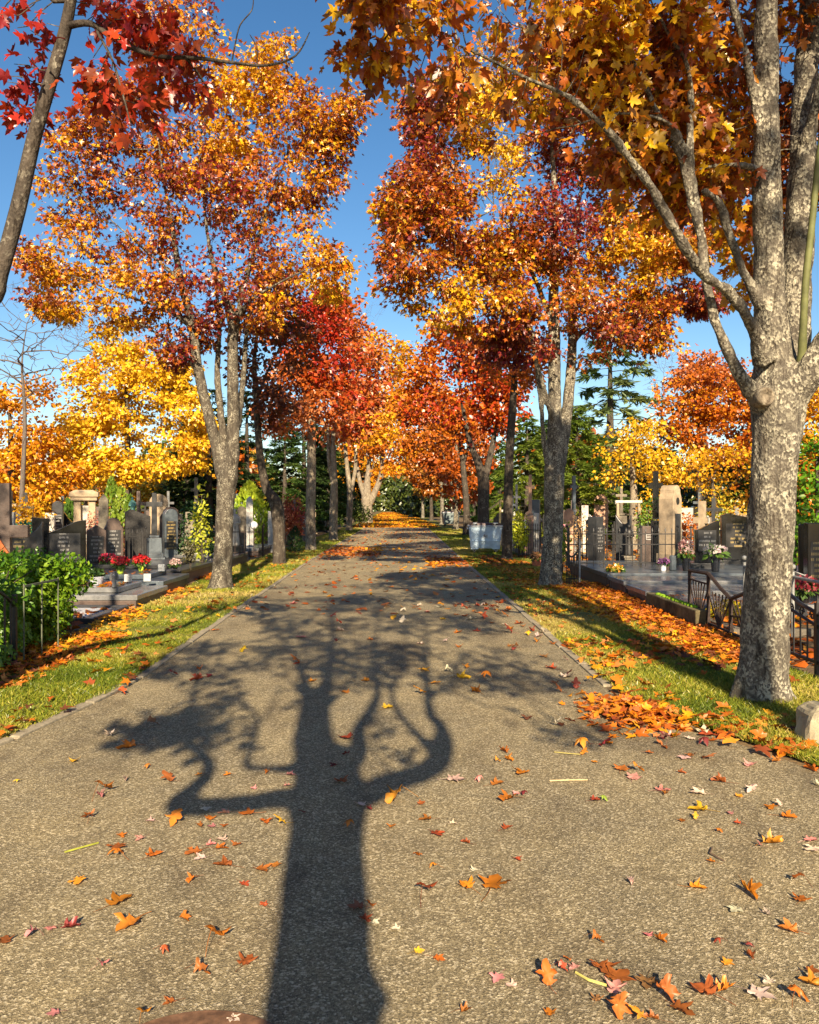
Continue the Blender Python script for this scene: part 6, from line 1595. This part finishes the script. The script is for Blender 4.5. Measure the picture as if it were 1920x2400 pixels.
litter('leaf_litter', np.vstack([thin(area(lambda y: XBL(y) + .3, XL, 5.2, 30, 700, .05, 1.4), .5)]), .10, PALL, 'mid', 'leaves sprinkled over the left grass verge')
litter('leaf_litter', np.vstack([area(XL, XR, 12, 30, 420, .012, 1.0, .01), area(XL, XR, 24, 60, 1000, .012, 1, .01), area(lambda y: .5, lambda y: 2.6, 21.5, 25.5, 900, .012, 1, .03), area(lambda y: -3.0, lambda y: -1.0, 26, 32, 900, .012, 1, .03)]), .11, [RUST, DORG, SALM, ORG, GOLD], 'far', 'leaves strewn over the middle of the path')
litter('leaf_litter', area(lambda y: XL(y) - 1, lambda y: XR(y) + 1, 62, 240, 15000, .012, 1.3, .02), .22, [DORG, ORG, ORG, GOLD, YEL], 'far', 'golden orange carpet of leaves covering the far path', .25)
litter('leaf_litter', np.vstack([area(lambda y: -1.2 * y * .5 - 2, lambda y: XBL(y) - .2, 9, 45, 9000, .02, 1, .03), area(lambda y: XBR(y) + .2, lambda y: 2 + .55 * y, 8, 45, 9000, .02, 1, .03)]), .14, PALL, 'far', 'leaves lying between the graves', .6)
gr = []
for x0, x1, y0, y1, h, n in ((-6.6, -4.8, 13.1, 14.1, .30, 110), (-6.6, -4.9, 14.8, 16, .36, 50), (4, 6.4, 11.7, 12.9, .20, 50), (4, 6.5, 10.1, 11.3, .11, 240)):
    gr.append(np.stack([rng.uniform(x0, x1, n), rng.uniform(y0, y1, n), np.full(n, h + .01)], 1))
litter('leaf_litter', np.vstack(gr), .10, [SALM, ORG, DORG, GOLD], 'mid', 'leaves fallen on top of the grave slabs')

# ------------------------------------------------------------ manhole cover at the bottom edge
M_CAST = mat_simple('cast_iron_cover', (.16, .085, .045), .7, .2, .4, .4, 25)
mc = empty('manhole_cover', (-.62, 2.22, .006), 0, 'round rusty manhole cover cut by the bottom edge', 'manhole cover')
MB().lathe([(.30, -.05), (.335, -.05), (.335, .008), (.30, .008)], 48).build('frame', M_CAST, mc)
mb = MB().lathe([(.0, -.04), (.296, -.04), (.296, .004), (.0, .004)], 48)
for k in range(-4, 5):
    for j in range(-4, 5):
        if k * k + j * j < 17: mb.box((k * .06, j * .06, .006), (.035, .035, .008))
mb.build('lid', M_CAST, mc)

# ------------------------------------------------------------ details of the nearest maple
def child_world(o, t):
    o.parent = t; o.location = -Vector(t.location)
knot = D(1610, 836, 6.49)
mb = MB().lathe([(.085, -.08), (.075, .02), (.06, .045), (.052, .03), (.03, .032), (.028, .024), (.0, .026)], 18, M=Matrix.Translation(knot) @ Matrix.Rotation(R_(88), 4, 'X'))
o = mb.build('branch_scar', M_BARK_P, None, smooth=True); child_world(o, R1)
mt = mat_simple('green_bark', (.11, .115, .04), .7, 0, .3, .3, 8)
pl_ = resample(S((1688, 770, 6.55, .05), (1691, 700, 6.5, .038), (1697, 590, 6.48, .035), (1709, 480, 6.5, .033), (1722, 350, 6.55, .03), (1740, 200, 6.6, .02)), .06)
v_, f_ = tube(np.array([p for p, r in pl_]), [.8 * r * (1 + .06 * math.sin(i * 2.4)) for i, (p, r) in enumerate(pl_)], 10)
o = link('water_sprout', raw_mesh('water_sprout', v_, [f_], smooth=True), mt); child_world(o, R1)
print('DONE', round(time.time() - T0, 1))
